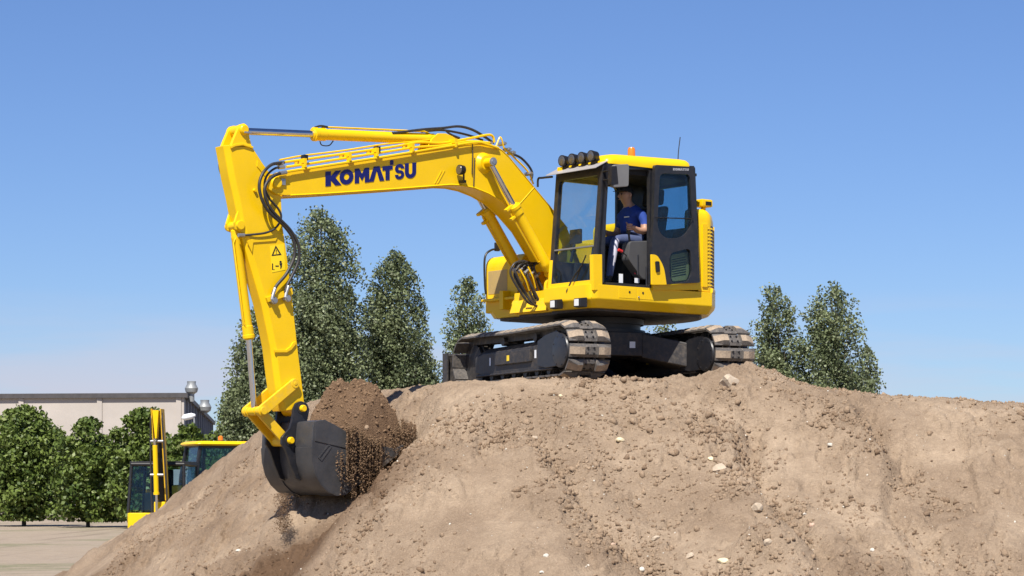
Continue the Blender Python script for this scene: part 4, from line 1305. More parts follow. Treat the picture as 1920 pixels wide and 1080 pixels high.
m = MB(); m.cyl((pinK[0], VB - AH, pinK[1]), (pinK[0], VB + AH, pinK[1]), .085, n=22); m.build('arm_end_boss', 'yellow', arm)

# valve hoses between the boom foot and the cab
hz = np.random.default_rng(4)
for k in range(9):
    t = k / 8
    a = S3(965 + 40 * t, 497 + 4 * math.sin(3 * t), VB + .02 + .16 * hz.random())
    b = S3(985 + 40 * t, 555 + 12 * hz.random(), VB + .05 + .15 * hz.random())
    mid = (a + b) / 2 + V(.10 - .05 * t, 0, .02)
    m = MB(); m.tube([a + V(-.16, 0, .06), a + V(-.06, 0, .045), a + V(.03, 0, -.01), mid + V(.02 * hz.normal(), .02 * hz.normal(), .05), b, b + V(-.1, 0, -.06)], .013 + .004 * hz.random(), 8)
    m.build('hose', 'rubber', EX)
for k in range(5):
    p = S3(968 + 11 * k, 500 + 3 * k, VB + .14); m = MB(); m.lathe(p, V(.6, 0, -.5), [(0, .018), (.05, .018), (.05, .024), (.075, .024)], 8); m.build('hose_fitting', 'steel', EX)
for a, b in (((975, 505), (992, 545)), ((990, 500), (1004, 540))):
    m = MB(); m.tube([S3(a[0], a[1], VB + .2), S3((a[0] + b[0]) / 2 + 2, (a[1] + b[1]) / 2, VB + .22), S3(b[0], b[1], VB + .2)], .010, 6); m.build('pipe', 'yellow', EX)
# ================================================================== cab
CL, CRt = 1.24, .34               # left and right faces
UF = lambda w: 1.115 - .088 * (w - 1.17)
cabm = MB()
# left wall: door opening and rear quarter window
outer = SL([(1113.5, 543), (1131, 306), (1302, 311), (1309, 543)], CL)
h1_ = rpoly(SL([(1130, 536), (1142, 318), (1218, 318), (1218, 536)], CL), [.03, .05, .05, .03])
h2_ = rpoly(SL([(1227, 458), (1227, 322), (1293, 324), (1297, 458)], CL), .06)
cabm.plate([outer, h1_, h2_], lambda a, b: V(a, CL - .055, b), V(0, .055, 0))
# right wall with a large window, rear wall with window
uo = [(UF(1.17), 1.17), (UF(2.62), 2.62), (-.57, 2.62), (-.585, 1.17)]
cabm.plate([uo, rpoly([(UF(1.45) - .09, 1.50), (UF(2.50) - .08, 2.50), (.02, 2.50), (.02, 1.50)], .07)], lambda a, b: V(a, CRt, b), V(0, .05, 0))
vo = [(CRt + .052, 1.17), (CL - .057, 1.17), (CL - .057, 2.62), (CRt + .052, 2.62)]
cabm.plate([vo, rpoly([(CRt + .13, 1.95), (CL - .12, 1.95), (CL - .12, 2.50), (CRt + .13, 2.50)], .06)], lambda a, b: V(-.58, a, b), V(.05, 0, 0))
cab = cabm.build('cab', 'charcoal', EX, bevel=0.006)
# windscreen frame
fm = MB()
fo = [(CRt, 1.165), (CL, 1.165), (CL, 2.63), (CRt, 2.63)]
fh = rpoly([(CRt + .075, 1.225), (CL - .095, 1.225), (CL - .095, 2.49), (CRt + .075, 2.49)], [.09, .09, .05, .05], 5)
fm.plate([fo, fh], lambda a, b: V(UF(b) - .05, a, b), V(.052, 0, 0))
fm.build('windscreen_frame', 'charcoal', cab, bevel=0.008)
wbar = FR(1074, 466, 1.07)[1]
for w0, w1, nm in ((1.215, wbar - .006, 'lower_windscreen'), (wbar + .006, 2.50, 'upper_windscreen')):
    m = MB(); y0, y1 = CRt + .065, CL - .085
    m.hexa([V(UF(w0) - .026, y0, w0), V(UF(w0) - .020, y0, w0), V(UF(w0) - .020, y1, w0), V(UF(w0) - .026, y1, w0), V(UF(w1) - .026, y0, w1), V(UF(w1) - .020, y0, w1), V(UF(w1) - .020, y1, w1), V(UF(w1) - .026, y1, w1)])
    m.build(nm, 'glass_front', cab, smooth=False)
m = MB(); m.box(UF(wbar) - .03, UF(wbar) + .004, CRt + .07, CL - .09, wbar - .008, wbar + .012); m.build('windscreen_bar', 'mirrorback', cab, bevel=.003)
gq = MB(); gq.prism(SL([(1225, 460), (1225, 320), (1295, 322), (1299, 460)], CL), CL - .032, CL - .026); gq.build('quarter_window', 'glass_dark', cab, smooth=False)
gq = MB(); gq.prism([(UF(1.45) - .07, 1.48), (UF(2.55) - .06, 2.57), (.0, 2.57), (.0, 1.48)], CRt + .022, CRt + .028); gq.build('right_window', 'glass', cab, smooth=False)
gq = MB(); gq.box(-.558, -.552, CRt + .11, CL - .12, 1.93, 2.57); gq.build('rear_window', 'glass', cab, smooth=False)
# yellow lower corners and front sill
pl = SL([(1111.5, 477), (1129, 477), (1129.5, 544), (1112.5, 544)], CL + .004)
w_y = S(1112, 477, CL)[1]
def post(y0, y1):
    m = MB(); m.hexa([V(UF(1.165) - .02, y0, 1.165), V(UF(1.165) + .008, y0, 1.165), V(UF(1.165) + .008, y1, 1.165), V(UF(1.165) - .02, y1, 1.165), V(UF(w_y) - .02, y0, w_y), V(UF(w_y) + .008, y0, w_y), V(UF(w_y) + .008, y1, w_y), V(UF(w_y) - .02, y1, w_y)])
    return m
yc = post(CL - .10, CL + .002); yc.prism(pl, CL - .058, CL + .006); yc.build('corner_post', 'yellow', cab, bevel=0.006)
post(CRt - .006, CRt + .055).build('corner_post', 'yellow', cab, bevel=0.006)
yc = MB(); yc.box(UF(1.17) - .05, UF(1.17) + .009, CRt + .056, CL - .101, 1.163, 1.215); yc.build('front_sill', 'yellow', cab, bevel=0.006)
yc = MB(); yc.prism(SL([(1221, 532), (1312, 529), (1312, 544), (1221, 544)], CL), CL - .02, CL + .03); yc.build('door_sill', 'yellow', cab, bevel=0.006)
# roof with its rounded edge
rf = MB()
def roof_ring(du0, du1, dv, w):
    return [V(a, b, w + (.045 * (.965 - a) / 1.465 if w > 2.64 else 0)) for a, b in rpoly([(.965 - du0, CRt + .0 + dv), (.965 - du0, CL - dv), (-.50 + du1, CL - dv), (-.50 + du1, CRt + dv)], .14, 5)]
rf.loft([roof_ring(0, -.01, -.012, 2.632), roof_ring(.0, 0, -.012, 2.665), roof_ring(.03, .01, .01, 2.715), roof_ring(.09, .03, .045, 2.747), roof_ring(.18, .08, .10, 2.762), roof_ring(.30, .2, .2, 2.765)])
roof = rf.build('roof', 'yellow', cab, angle=50)
m = MB(); m.box(-.56, .97, CRt + .01, CL - .01, 2.60, 2.634); m.box(-.50, .9, CRt + .06, CL - .06, 2.54, 2.61); m.build('headliner', 'interior', cab)
# smoky visor over the windscreen
vi = MB()
vi.hexa([V(.93, CRt - .03, 2.655), V(1.13, CRt - .03, 2.555), V(1.13, CL + .01, 2.555), V(.93, CL + .01, 2.655), V(.93, CRt - .03, 2.667), V(1.13, CRt - .03, 2.567), V(1.13, CL + .01, 2.567), V(.93, CL + .01, 2.667)])
vis = vi.build('visor', 'visor', cab, bevel=.003)
m = MB(); m.box(.94, .98, CRt + .02, CL - .02, 2.50, 2.62); m.build('visor_bracket', 'blackpaint', vis)
# four round work lamps over the visor
lb = MB()
lpos = [FR(1056, 297, 1.03), FR(1074, 293, 1.03), FR(1092, 289, 1.03), FR(1110, 286, 1.03)]
lb.tube([V(1.0, lpos[0][0] - .05, 2.675), V(1.0, lpos[3][0] + .10, 2.675)], .014, 8, smooth=False)
for v, w in lpos:
    lb.box(.985, 1.02, v - .03, v + .03, 2.60, 2.70)
lb.build('lamp_bar', 'blackpaint', cab, bevel=.004)
for v, w in lpos:
    m = MB(); w = 2.735
    m.lathe(V(.94, v, w), (1, 0, -.06), [(0, .03), (.02, .055), (.075, .064), (.095, .069), (.115, .069)], 22)
    m.box(.975, 1.0, v - .012, v + .012, 2.67, w - .05)
    o = m.build('roof_lamp', 'blackpaint', cab)
    m = MB(); m.lathe(V(1.056, v, w - .007), (1, 0, -.06), [(0, .058), (.005, .05), (.008, .02)], 22); m.build('lens', 'reflector', o)
m = MB(); v0 = FR(1047, 316, 1.05)[0]
m.box(.98, 1.04, v0 - .04, v0 + .05, 2.60, 2.66); m.build('amber_bracket', 'yellow', cab, bevel=.01)
# beacon, roof socket and aerial
p = S3(1184, 288, .80)
m = MB(); m.lathe(V(p.x, .8, 2.775), (0, 0, 1), [(0, .060), (.03, .057), (.045, .052)], 20); bo = m.build('beacon', 'blackpaint', cab)
m = MB(); m.lathe(V(p.x, .8, 2.819), (0, 0, 1), [(0, .049), (.10, .046), (.122, .036), (.128, .012)], 20); m.build('lens', 'orange', bo)
m = MB(); m.box(p.x - .28, p.x - .15, .74, .86, 2.780, 2.812); m.build('roof_socket', 'blackpaint', cab, bevel=.006)
q = S3(1271, 294, .85)
m = MB(); m.tube([V(q.x, .85, 2.79), V(q.x - .01, .85, 2.95), V(q.x - .04, .85, 3.14)], .006, 6); m.lathe(V(q.x, .85, 2.79), (0, 0, 1), [(0, .016), (.03, .01)], 8); m.build('aerial', 'blackpaint', cab)
# mirror on the front left pillar
vmr = CL + .16
m = MB()
mp = rpoly(SL([(1149, 309), (1177, 308), (1176, 350), (1147, 352)], vmr), .03)
m.prism(mp, vmr - .03, vmr + .03)
mr = m.build('mirror', 'mirrorback', cab, bevel=.012)
m = MB(); a = S3(1131, 322, CL); b = S3(1150, 326, vmr)
m.tube([a, a + V(0, .10, 0), b + V(0, 0, .0)], .012, 8); a = S3(1131, 338, CL); m.tube([a, a + V(0, .10, 0), S3(1152, 338, vmr)], .010, 8)
m.prism(rpoly(SL([(1144, 312), (1153, 312), (1156, 345), (1143, 347)], vmr), .01), vmr - .035, vmr + .034)
m.build('mirror_arm', 'blackpaint', mr)
# right-hand mirror bar seen past the front pillar
m = MB(); m.tube([V(1.05, CRt, 2.55), V(1.06, CRt - .18, 2.555), V(1.06, CRt - .26, 2.55), V(1.06, CRt - .27, 2.45)], .014, 8); m.build('grab_bar', 'blackpaint', cab)
# wiper
m = MB(); m.tube([V(1.21, .80, 1.09), V(1.16, .86, 1.25), V(1.135, 1.0, 1.40)], .010, 6); m.tube([V(1.125, .88, 1.24), V(1.122, 1.06, 1.52)], .008, 6); m.build('wiper', 'blackpaint', cab)
# door, slid open beside the rear of the cab
DV = CL + .085
do = MB()
d_out = rpoly(SL([(1228, 309), (1303, 313), (1312, 530), (1248, 533), (1221, 533), (1221, 477), (1225, 420)], DV), [.03, .02, .02, 0, .02, .02, .05])
d_h1 = rpoly(SL([(1237, 325), (1293, 327), (1299, 420), (1280, 446), (1246, 447), (1232, 428)], DV), [.07, .06, .12, .12, .12, .12], 5)
d_h2 = rpoly(SL([(1255, 475), (1294, 465), (1297, 512), (1290, 527), (1259, 531), (1255, 515)], DV), [.08, .08, .06, .04, .05, .06], 4)
do.plate([d_out, d_h1, d_h2], lambda a, b: V(a, DV - .045, b), V(0, .05, 0))
door = do.build('door', 'charcoal', cab, bevel=0.006)
m = MB(); m.prism(SL([(1234, 322), (1296, 324), (1302, 425), (1282, 450), (1243, 450), (1229, 430)], DV), DV - .022, DV - .016); m.build('door_window', 'glass_dark', door, smooth=False)
m = MB(); m.prism(SL([(1253, 472), (1297, 462), (1299, 514), (1292, 529), (1257, 533), (1253, 518)], DV), DV - .022, DV - .016); m.build('door_window', 'glass_dark', door, smooth=False)
m = MB(); m.prism(rpoly(SL([(1220, 477), (1231, 478), (1244, 500), (1249, 534), (1221, 534)], DV), [.01, .05, .08, .01, .01], 4), DV - .01, DV + .012); m.build('latch_panel', 'yellow', door, bevel=.005)
m = MB(); m.prism(rpoly(SL([(1226.5, 490), (1234, 490), (1235, 510), (1228, 511)], DV), .02), DV + .008, DV + .03); m.build('handle', 'blackpaint', door, bevel=.006)
m = MB(); m.tube([S3(1230, 408, DV + .02), S3(1262, 409, DV + .02), S3(1300, 410, DV + .02)], .007, 6, smooth=False); m.build('door_rail', 'blackpaint', door)
sw = .0
small = []
xs = 1262
for ch, wd in (('K', 4), ('O', 4.6), ('M', 5), ('A', 4.6), ('T', 4), ('S', 3.6), ('U', 4)):
    small.append((ch, xs, xs + wd - .5, 319.6 + .02 * (xs - 1262), 315.2 + .02 * (xs - 1262))); xs += wd
word(small, DV + .0065, 'door_letter', 'silver', door, shear=.03, tvec=.002)
# louvred panel behind the lower door window
m = MB(); m.prism(rpoly(SL([(1256, 478), (1293, 472), (1294, 524), (1259, 528)], CL), .04), CL + .002, CL + .010); lvp = m.build('vent_panel', 'tanpanel', cab)
for k in range(8):
    t = k / 8; a = S3(1260, 487 + 36 * t, CL + .011); b = S3(1286, 482 + 36 * t, CL + .011)
    m = MB(); m.tube([a, b], .005, 4, smooth=False); m.build('slat', 'charcoal', lvp)

# lamps on the front of the frame under the cab
for px, py in ((1043, 571), (1088, 568)):
    v, w = FR(px, py, 1.23)
    m = MB(); m.hexa([V(1.19, v - .085, w - .055), V(1.28, v - .065, w - .05), V(1.28, v + .065, w - .05), V(1.19, v + .085, w - .055), V(1.19, v - .085, w + .065), V(1.28, v - .065, w + .055), V(1.28, v + .065, w + .055), V(1.19, v + .085, w + .065)])
    o = m.build('front_lamp', 'blackpaint', EX, bevel=.008)
    m = MB(); m.box(1.279, 1.287, v - .05, v + .03, w - .038, w + .045); m.build('lens', 'lens', o, bevel=.004)

# ------------------------------------------------------------------ inside the cab
inn = MB(); inn.box(-.52, 1.05, CRt + .06, CL - .06, 1.16, 1.20); inn.build('cab_floor', 'interior', cab)
inn = MB(); inn.box(-.52, -.20, CRt + .06, CL - .07, 1.20, 1.92); inn.box(-.50, .78, CRt + .055, CRt + .13, 1.20, 1.50); inn.build('rear_trim', 'interior', cab, bevel=.02)
seat = MB()
SV = .80
seat.prism(rpoly([(.42, 1.56), (.42, 1.68), (-.12, 1.65), (-.12, 1.54)], .05), SV - .25, SV + .25)
seat.prism(rpoly([(.0, 1.62), (-.16, 2.22), (-.27, 2.22), (-.16, 1.60)], .05), SV - .24, SV + .24)
seat.prism(rpoly([(-.15, 2.24), (-.19, 2.44), (-.28, 2.44), (-.26, 2.24)], .04), SV - .15, SV + .15)
seat.box(-.08, .34, SV - .2, SV + .2, 1.20, 1.55)
seat.build('seat', 'interior', cab, bevel=.02)
for sv, nm in ((CL - .12, 0), (CRt + .23, 1)):
    m = MB(); m.prism(rpoly([(.54, 1.50), (.52, 1.72), (.05, 1.76), (-.2, 1.62), (-.2, 1.30), (.30, 1.26)], .05), sv - .08, sv + .06)
    o = m.build('console', 'grey_trim', cab, bevel=.015)
    m = MB(); jx = .46
    m.tube([V(jx, sv, 1.70), V(jx + .015, sv, 1.78), V(jx + .02, sv, 1.84)], .014, 8); m.lathe(V(jx + .02, sv, 1.81), (0.1, 0, 1), [(0, .018), (.03, .026), (.08, .024), (.11, .016)], 12); m.build('joystick', 'blackpaint', o)
m = MB(); a = S3(1163, 470, CL - .10); b = S3(1192, 500, CL - .10); m.tube([b, (a + b) / 2 + V(0, 0, .02), a], .008, 6); lo = m.build('safety_lever', 'blackpaint', cab)
m = MB(); m.tube([a + V(-.03, 0, -.008), a + V(.03, 0, .01)], .018, 8, smooth=False); m.build('red_grip', 'red', lo)
q = S3(1191, 514, CL - .12); m = MB(); m.cyl(q, q + V(0, 0, .05), .014); m.build('red_switch', 'red', cab)
for px, py, hw_, hh_ in ((1164, 522, .03, .055), (1194, 526, .035, .03)):
    q = S3(px, py, CL - .11); m = MB(); m.box(q.x - hw_, q.x + hw_, CL - .112, CL - .105, q.z - hh_, q.z + hh_); m.build('sticker', 'white_decal', cab)
m = MB(); m.tube([S3(1138, 325, CL - .02), S3(1134, 440, CL - .02), S3(1131, 530, CL - .02)], .010, 6); m.tube([S3(1212, 500, CL - .03), S3(1212, 536, CL - .03)], .010, 6, smooth=False); m.tube([S3(1196, 478, CL - .06), S3(1196, 515, CL - .06)], .012, 6, smooth=False); m.build('grab_rail', 'charcoal', cab)
# monitor, pedals, travel levers
m = MB(); m.box(.80, .84, CRt + .08, CRt + .28, 1.72, 1.90); m.tube([V(.82, CRt + .15, 1.72), V(.85, CRt + .12, 1.50)], .02, 8); m.build('monitor', 'interior', cab, bevel=.012)
for k, vv_ in enumerate((SV - .10, SV + .06)):
    m = MB(); m.tube([V(.80, vv_, 1.20), V(.74, vv_, 1.50), V(.70, vv_, 1.62)], .012, 8); m.lathe(V(.70, vv_, 1.60), (-.2, 0, 1), [(0, .018), (.10, .020)], 10); m.box(.72, .92, vv_ - .05, vv_ + .05, 1.21, 1.25); m.build('travel_lever', 'interior', cab)
# ================================================================== the operator
def skin_mesh(nodes, edges, root, sub=2):
    me = bpy.data.meshes.new('skin_tmp')
    me.from_pydata([n[0] for n in nodes], edges, [])
    ob = bpy.data.objects.new('skin_tmp', me); COL.objects.link(ob)
    sk = ob.modifiers.new('skin', 'SKIN'); sk.use_smooth_shade = True
    for i, n in enumerate(nodes):
        d = me.skin_vertices[0].data[i]; r = n[1]
        d.radius = r if isinstance(r, tuple) else (r, r); d.use_root = (i == root)
    ss = ob.modifiers.new('sub', 'SUBSURF'); ss.levels = sub; ss.render_levels = sub
    dg = bpy.context.evaluated_depsgraph_get()
    out = bpy.data.meshes.new_from_object(ob.evaluated_get(dg))
    bpy.data.objects.remove(ob); bpy.data.meshes.remove(me)
    return out
jn, je = [], []
def J(p, r, prev=None):
    jn.append((tuple(p), r)); i = len(jn) - 1
    if prev is not None: je.append((prev, i))
    return i
hip = V(.14, SV, 1.77)
pel = J(hip, (.135, .16))
wai = J(V(.15, SV, 1.89), (.125, .15), pel)
che = J(V(.16, SV, 2.03), (.130, .175), wai)
upc = J(V(.165, SV, 2.14), (.105, .16), che)
nek = J(V(.195, SV, 2.225), .054, upc)
skb = J(V(.235, SV, 2.275), .068, nek)
hed = J(V(.255, SV, 2.335), (.098, .080), skb)
crn = J(V(.245, SV, 2.400), (.088, .074), hed)
handL = S3(1174, 428, CL - .12)
handL = V(.475, CL - .12, 1.90)
handR = V(.475, CRt + .23, 1.90)
arms = []
for s_, hnd in ((1, handL), (-1, handR)):
    sh_ = J(V(.150, SV + s_ * .165, 2.115), .072, upc)
    ua = J(V(.13, SV + s_ * .225, 1.99), .058, sh_)
    el = J(V(.17, SV + s_ * .265, 1.87), .050, ua)
    fa = J(el and (Vector(jn[el][0]) * .45 + hnd * .55) + V(0, 0, -.01), .040, el)
    wr = J(hnd + V(-.085, 0, .0), .029, fa)
    pm_ = J(hnd + V(-.03, 0, .005), (.024, .036), wr)
    arms.append((sh_, ua, el, fa, wr, pm_))
legs = []
for s_ in (1, -1):
    h_ = J(V(.16, SV + s_ * .10, 1.755), .092, pel)
    th = J(V(.34, SV + s_ * .12, 1.77), .078, h_)
    kn = J(V(.54, SV + s_ * .13, 1.76), .062, th)
    cf = J(V(.575, SV + s_ * .13, 1.58), .060, kn)
    an = J(V(.63, SV + s_ * .13, 1.30), .046, cf)
    he = J(V(.65, SV + s_ * .13, 1.245), .044, an)
    to = J(V(.80, SV + s_ * .13, 1.232), (.030, .040), he)
    legs.append((h_, th, kn, cf, an, he, to))
bme = skin_mesh(jn, je, pel)
pb = MB()
pb.add([tuple(v.co) for v in bme.vertices], [tuple(p.vertices) for p in bme.polygons], 0)
# fingers close round the joysticks, thumbs over the top
nb0 = len(pb.f)
for s_, hnd in ((1, handL), (-1, handR)):
    for k in range(4):
        z = hnd.z + .032 - k * .020; ln = (.9, 1.0, .96, .8)[k]
        b0 = V(hnd.x - .02, hnd.y + s_ * .030, z)
        pb.tube([b0, b0 + V(.045 * ln, s_ * .006, .0), b0 + V(.062 * ln, -s_ * .018, -.003), b0 + V(.046 * ln, -s_ * .042, -.005)], [.0095] * 13 + [.0088] * 3 + [.0078, .006, .004], 7, per=6)
    b0 = V(hnd.x - .03, hnd.y - s_ * .028, hnd.z + .025)
    pb.tube([b0, b0 + V(.03, -s_ * .008, .022), b0 + V(.058, s_ * .010, .034)], [.011] * 8 + [.0095] * 4 + [.006], 7, per=6)
# a nose and ears on the head
hc = Vector(jn[hed][0])
pb.tube([hc + V(.080, 0, .020), hc + V(.098, 0, .0), hc + V(.108, 0, -.020), hc + V(.088, 0, -.026)], [.010] * 6 + [.012] * 6 + [.014] * 6 + [.008], 8, per=6)
for s_ in (1, -1):
    pb.tube([hc + V(-.012, s_ * .076, .025), hc + V(-.020, s_ * .088, .005), hc + V(-.008, s_ * .080, -.028)], .012, 7, per=4)
pme = pb.mesh('person', ['skin', 'shirt', 'trousers', 'shoeleather', 'stripe'])
segs = []
for a, b in je:
    segs.append((Vector(jn[a][0]), Vector(jn[b][0]), a, b))
mat_of = {}
for (sh_, ua, el, fa, wr, pm_) in arms:
    mat_of.update({sh_: 1, ua: 1, el: 0, fa: 0, wr: 0, pm_: 0})
for lg_ in legs:
    for i in lg_[:5]: mat_of[i] = 2
    mat_of[lg_[5]] = 3; mat_of[lg_[6]] = 3
mat_of.update({wai: 1, che: 1, upc: 1, nek: 0, skb: 0, hed: 0, crn: 0})
for p in pme.polygons:
    c = p.center
    best, bi, bt = 1e9, None, 0
    for a, b, ia, ib in segs:
        ab = b - a; t = max(0, min(1, (c - a).dot(ab) / ab.length_squared)); dd = (c - a - ab * t).length
        if dd < best: best, bi, bt = dd, ib, t
    mi = mat_of.get(bi, 1)
    if bi == wai and c.z < 1.80: mi = 2
    if bi == nek and c.z < 2.19: mi = 1
    if bi in (arms[0][2], arms[1][2]) and bt < .35: mi = 1
    if bi in (legs[0][0], legs[1][0]): mi = 2
    if mi == 2 and bi in legs[0][2:5] and c.y > jn[legs[0][2]][0][1] + .047 and bi in legs[0][3:5]: mi = 4
    p.material_index = mi
person = link('person', pme)
person.matrix_world = MW
tag(person, 'operator in blue shirt, grey-blue trousers and black cap seated in the open cab', 'person')
cp = MB()
cc = hc + V(-.008, 0, .040)
vs_, fs_ = [], []
for i in range(7):
    a = R(90) * i / 6; rr_ = math.cos(a)
    for k in range(20):
        t = 2 * math.pi * k / 20
        vs_.append(cc + V(.106 * rr_ * math.cos(t), .090 * rr_ * math.sin(t), .082 * math.sin(a) + .004))
for i in range(6):
    for k in range(20):
        j = (k + 1) % 20; fs_.append((i * 20 + k, i * 20 + j, (i + 1) * 20 + j, (i + 1) * 20 + k))
fs_.append(tuple(reversed(range(20)))); fs_.append(tuple(range(120, 140)))
cp.add(vs_, fs_)
brim = [(.085, -.080), (.14, -.072), (.175, -.040), (.183, 0), (.175, .040), (.14, .072), (.085, .080)]
cp.plate([brim], lambda a, b: cc + V(a, b, .016 - .18 * max(0, a - .08)), V(0, 0, .008))
cp.build('cap', 'cap', person)
m = MB(); m.lathe(hc + V(-.03, 0, -.03), (0, 0, 1), [(0, .05), (.03, .077), (.075, .084)], 16); ho = m.build('hair', 'hair', person)
ho.scale = (1, 1, 1)
for s_ in (1, -1):
    m = MB(); m.lathe(hc + V(.083, s_ * .032, .012), (1, 0, 0), [(0, .011), (.006, .010), (.009, .004)], 10); m.build('eye', 'cap', person)
m = MB(); m.tube([hc + V(.083, -.022, -.052), hc + V(.090, 0, -.050), hc + V(.083, .022, -.052)], .005, 6); m.build('mouth', 'rock_pink', person)
q = V(.19, SV + .09, 2.12)
m = MB(); m.box(.285, .300, SV + .03, SV + .11, 2.055, 2.067); m.build('shirt_print', 'white_decal', person)

# ================================================================== soil in the bucket and falling from it
rimA = Vector(S(609, 789, BV)); rimB = Vector(S(740, 843, BV))
pk = S(676, 713, VB)
tc = (pk[0] - rimA.x) / (rimB.x - rimA.x)
Hp = pk[1] - (rimA.y + (rimB.y - rimA.y) * tc)
nu_, nv_ = 130, 110
tt, qq = np.meshgrid(np.linspace(-.03, 1.24, nu_), np.linspace(-1.0, 1.0, nv_))
uu = rimA.x + (rimB.x - rimA.x) * tt
vv2 = VB + BW * qq * .97
rr = np.sqrt(((tt - tc) / np.where(tt > tc, .84, .66)) ** 2 + (qq / np.where(qq > 0, 1.16, 1.02)) ** 2)
fi = np.arctan2(qq, tt - tc); rr = rr * (1 + .09 * np.sin(3 * fi + .6) + .06 * np.sin(5 * fi + 2.0))
hgt = Hp * (1.0 - np.power(np.clip(rr, 0, 1.6), 2.3)) * (1 - .10 * np.exp(-((tt - tc + .16) / .12) ** 2))
zz = rimA.y + (rimB.y - rimA.y) * tt + hgt
zz = zz + .06 * fbm(uu * 5, vv2 * 5, 2.2, 3) + .045 * fbm(uu * 15, vv2 * 15, 1.2, 3) + .030 * np.abs(fbm(uu * 32, vv2 * 32, 1.2, 2))
zz = np.where(rr > 1.0, np.clip(zz, rimA.y + (rimB.y - rimA.y) * tt - .07, rimA.y + (rimB.y - rimA.y) * tt - .01), zz)
rim_w = rimA.y + (rimB.y - rimA.y) * tt; rl = (rimB - rimA).length
de = np.minimum(np.minimum((1 - np.abs(qq)) * BW, (tt + .03) * rl), (1.24 - tt) * rl) + .02 * fbm(uu * 9, vv2 * 9, 5.0, 2)
zz = np.minimum(zz, rim_w - .05 + 4.5 * np.clip(de, 0, 2))
ii = np.arange((nv_ - 1) * (nu_ - 1)); r_, c_ = ii // (nu_ - 1), ii % (nu_ - 1)
hq = np.stack([r_ * nu_ + c_, r_ * nu_ + c_ + 1, (r_ + 1) * nu_ + c_ + 1, (r_ + 1) * nu_ + c_], 1).ravel()
heap_me = fast_mesh('soil_load', np.stack([uu.ravel(), vv2.ravel(), zz.ravel()], 1), hq, 4, 'fresh_soil', smooth=True)
point_attr(heap_me, 'moist', np.clip(.15 + .55 * (tt - .35) + .4 * fbm(uu * 3, vv2 * 3, 7.0, 3), 0, .85).ravel())
heap = link('soil_load', heap_me); heap.matrix_world = MW
tag(heap, 'heap of brown soil piled high in the excavator bucket', 'soil')

fg = np.random.default_rng(11)
def loc2w(P):
    A = np.array(MW.to_3x3()); t = np.array(MW.translation)
    return P @ A.T + t
cols = [(655, 806, 928, 5, .8), (662, 800, 932, 7, 1.0), (672, 812, 935, 5, .8), (684, 818, 938, 6, 1.1), (695, 822, 938, 4, .8), (708, 826, 918, 6, .9), (722, 822, 908, 7, .9), (738, 800, 890, 8, 1.0), (752, 795, 880, 8, 1.2), (764, 797, 868, 7, 1.1), (773, 800, 850, 4, .6), (640, 850, 925, 5, .15)]
px_, py_, vv_, sz_ = [], [], [], []
for cx_, y0, y1, sp_, dn in cols:
    n = int(3200 * dn)
    t = fg.beta(.9, 1.2, n); sub = fg.integers(0, 7, n); so_x = fg.normal(size=7) * sp_ * .8; s_l = .55 + .5 * fg.random(7); s_w = sp_ * (.12 + .35 * fg.random(7))
    py_.append(y0 + (y1 - y0) * t * s_l[sub] + 4 * fg.normal(size=n)); px_.append(cx_ + so_x[sub] + fg.normal(size=n) * s_w[sub] * (.5 + .8 * t))
    base = BV + .04 if cx_ < 715 else BV - .25
    vv_.append(base + fg.normal(size=n) * (.05 if cx_ < 715 else .16)); sz_.append(.0022 + .0125 * fg.random(n) ** 4.0)
px_, py_, vv_, sz_ = map(np.concatenate, (px_, py_, vv_, sz_))
k_ = (px_ - HX) / FPX
u_ = (CX + vv_ * ST - k_ * (CY - vv_ * CT)) / (CT - k_ * ST); Y_ = CY - u_ * ST - vv_ * CT
X_ = CX - u_ * CT + vv_ * ST; Z_ = EYE + (HY - py_) / FPX * Y_
n = 1500; lx = 531 + fg.normal(size=n) * 8; ly = 925 + 75 * fg.random(n) ** 1.1; lY = 26.9 + fg.normal(size=n) * .12
X_ = np.concatenate([X_, (lx - HX) / FPX * lY]); Z_ = np.concatenate([Z_, EYE + (HY - ly) / FPX * lY]); Y_ = np.concatenate([Y_, lY]); sz_ = np.concatenate([sz_, .003 + .007 * fg.random(n) ** 2])
ok = Z_ > mound_h(X_, Y_) - .01
fall_me = lumps('falling_soil', X_[ok], Y_[ok], Z_[ok], sz_[ok], 'fall', fg, moist=.7 * fg.random(ok.sum()) ** 2, flat=.85, octa=True)
tag(link('falling_soil', fall_me), 'crumbs of brown soil pouring from the excavator bucket', 'soil', kind='stuff')
p_ = sight(687, 802, 26.35)
hk = fg.integers(0, nu_ * nv_, 1500); hs = .006 + .022 * fg.random(1500) ** 3
hp = loc2w(np.stack([uu.ravel(), vv2.ravel(), zz.ravel()], 1)[hk])
crumbs = link('load_crumbs', lumps('load_crumbs', hp[:, 0], hp[:, 1], hp[:, 2], hs, 'fall', fg, moist=.5 * fg.random(1500)))
tag(crumbs, 'crumbs lying on the soil heaped in the bucket', 'soil', kind='stuff')
o = link('clod', stone_mesh('clod', .028, .024, .036, 5, 'clod'), loc=p_, rot=(.3, .4, .2)); tag(o, 'single lump of earth dropping in front of the loaded bucket', 'clod')
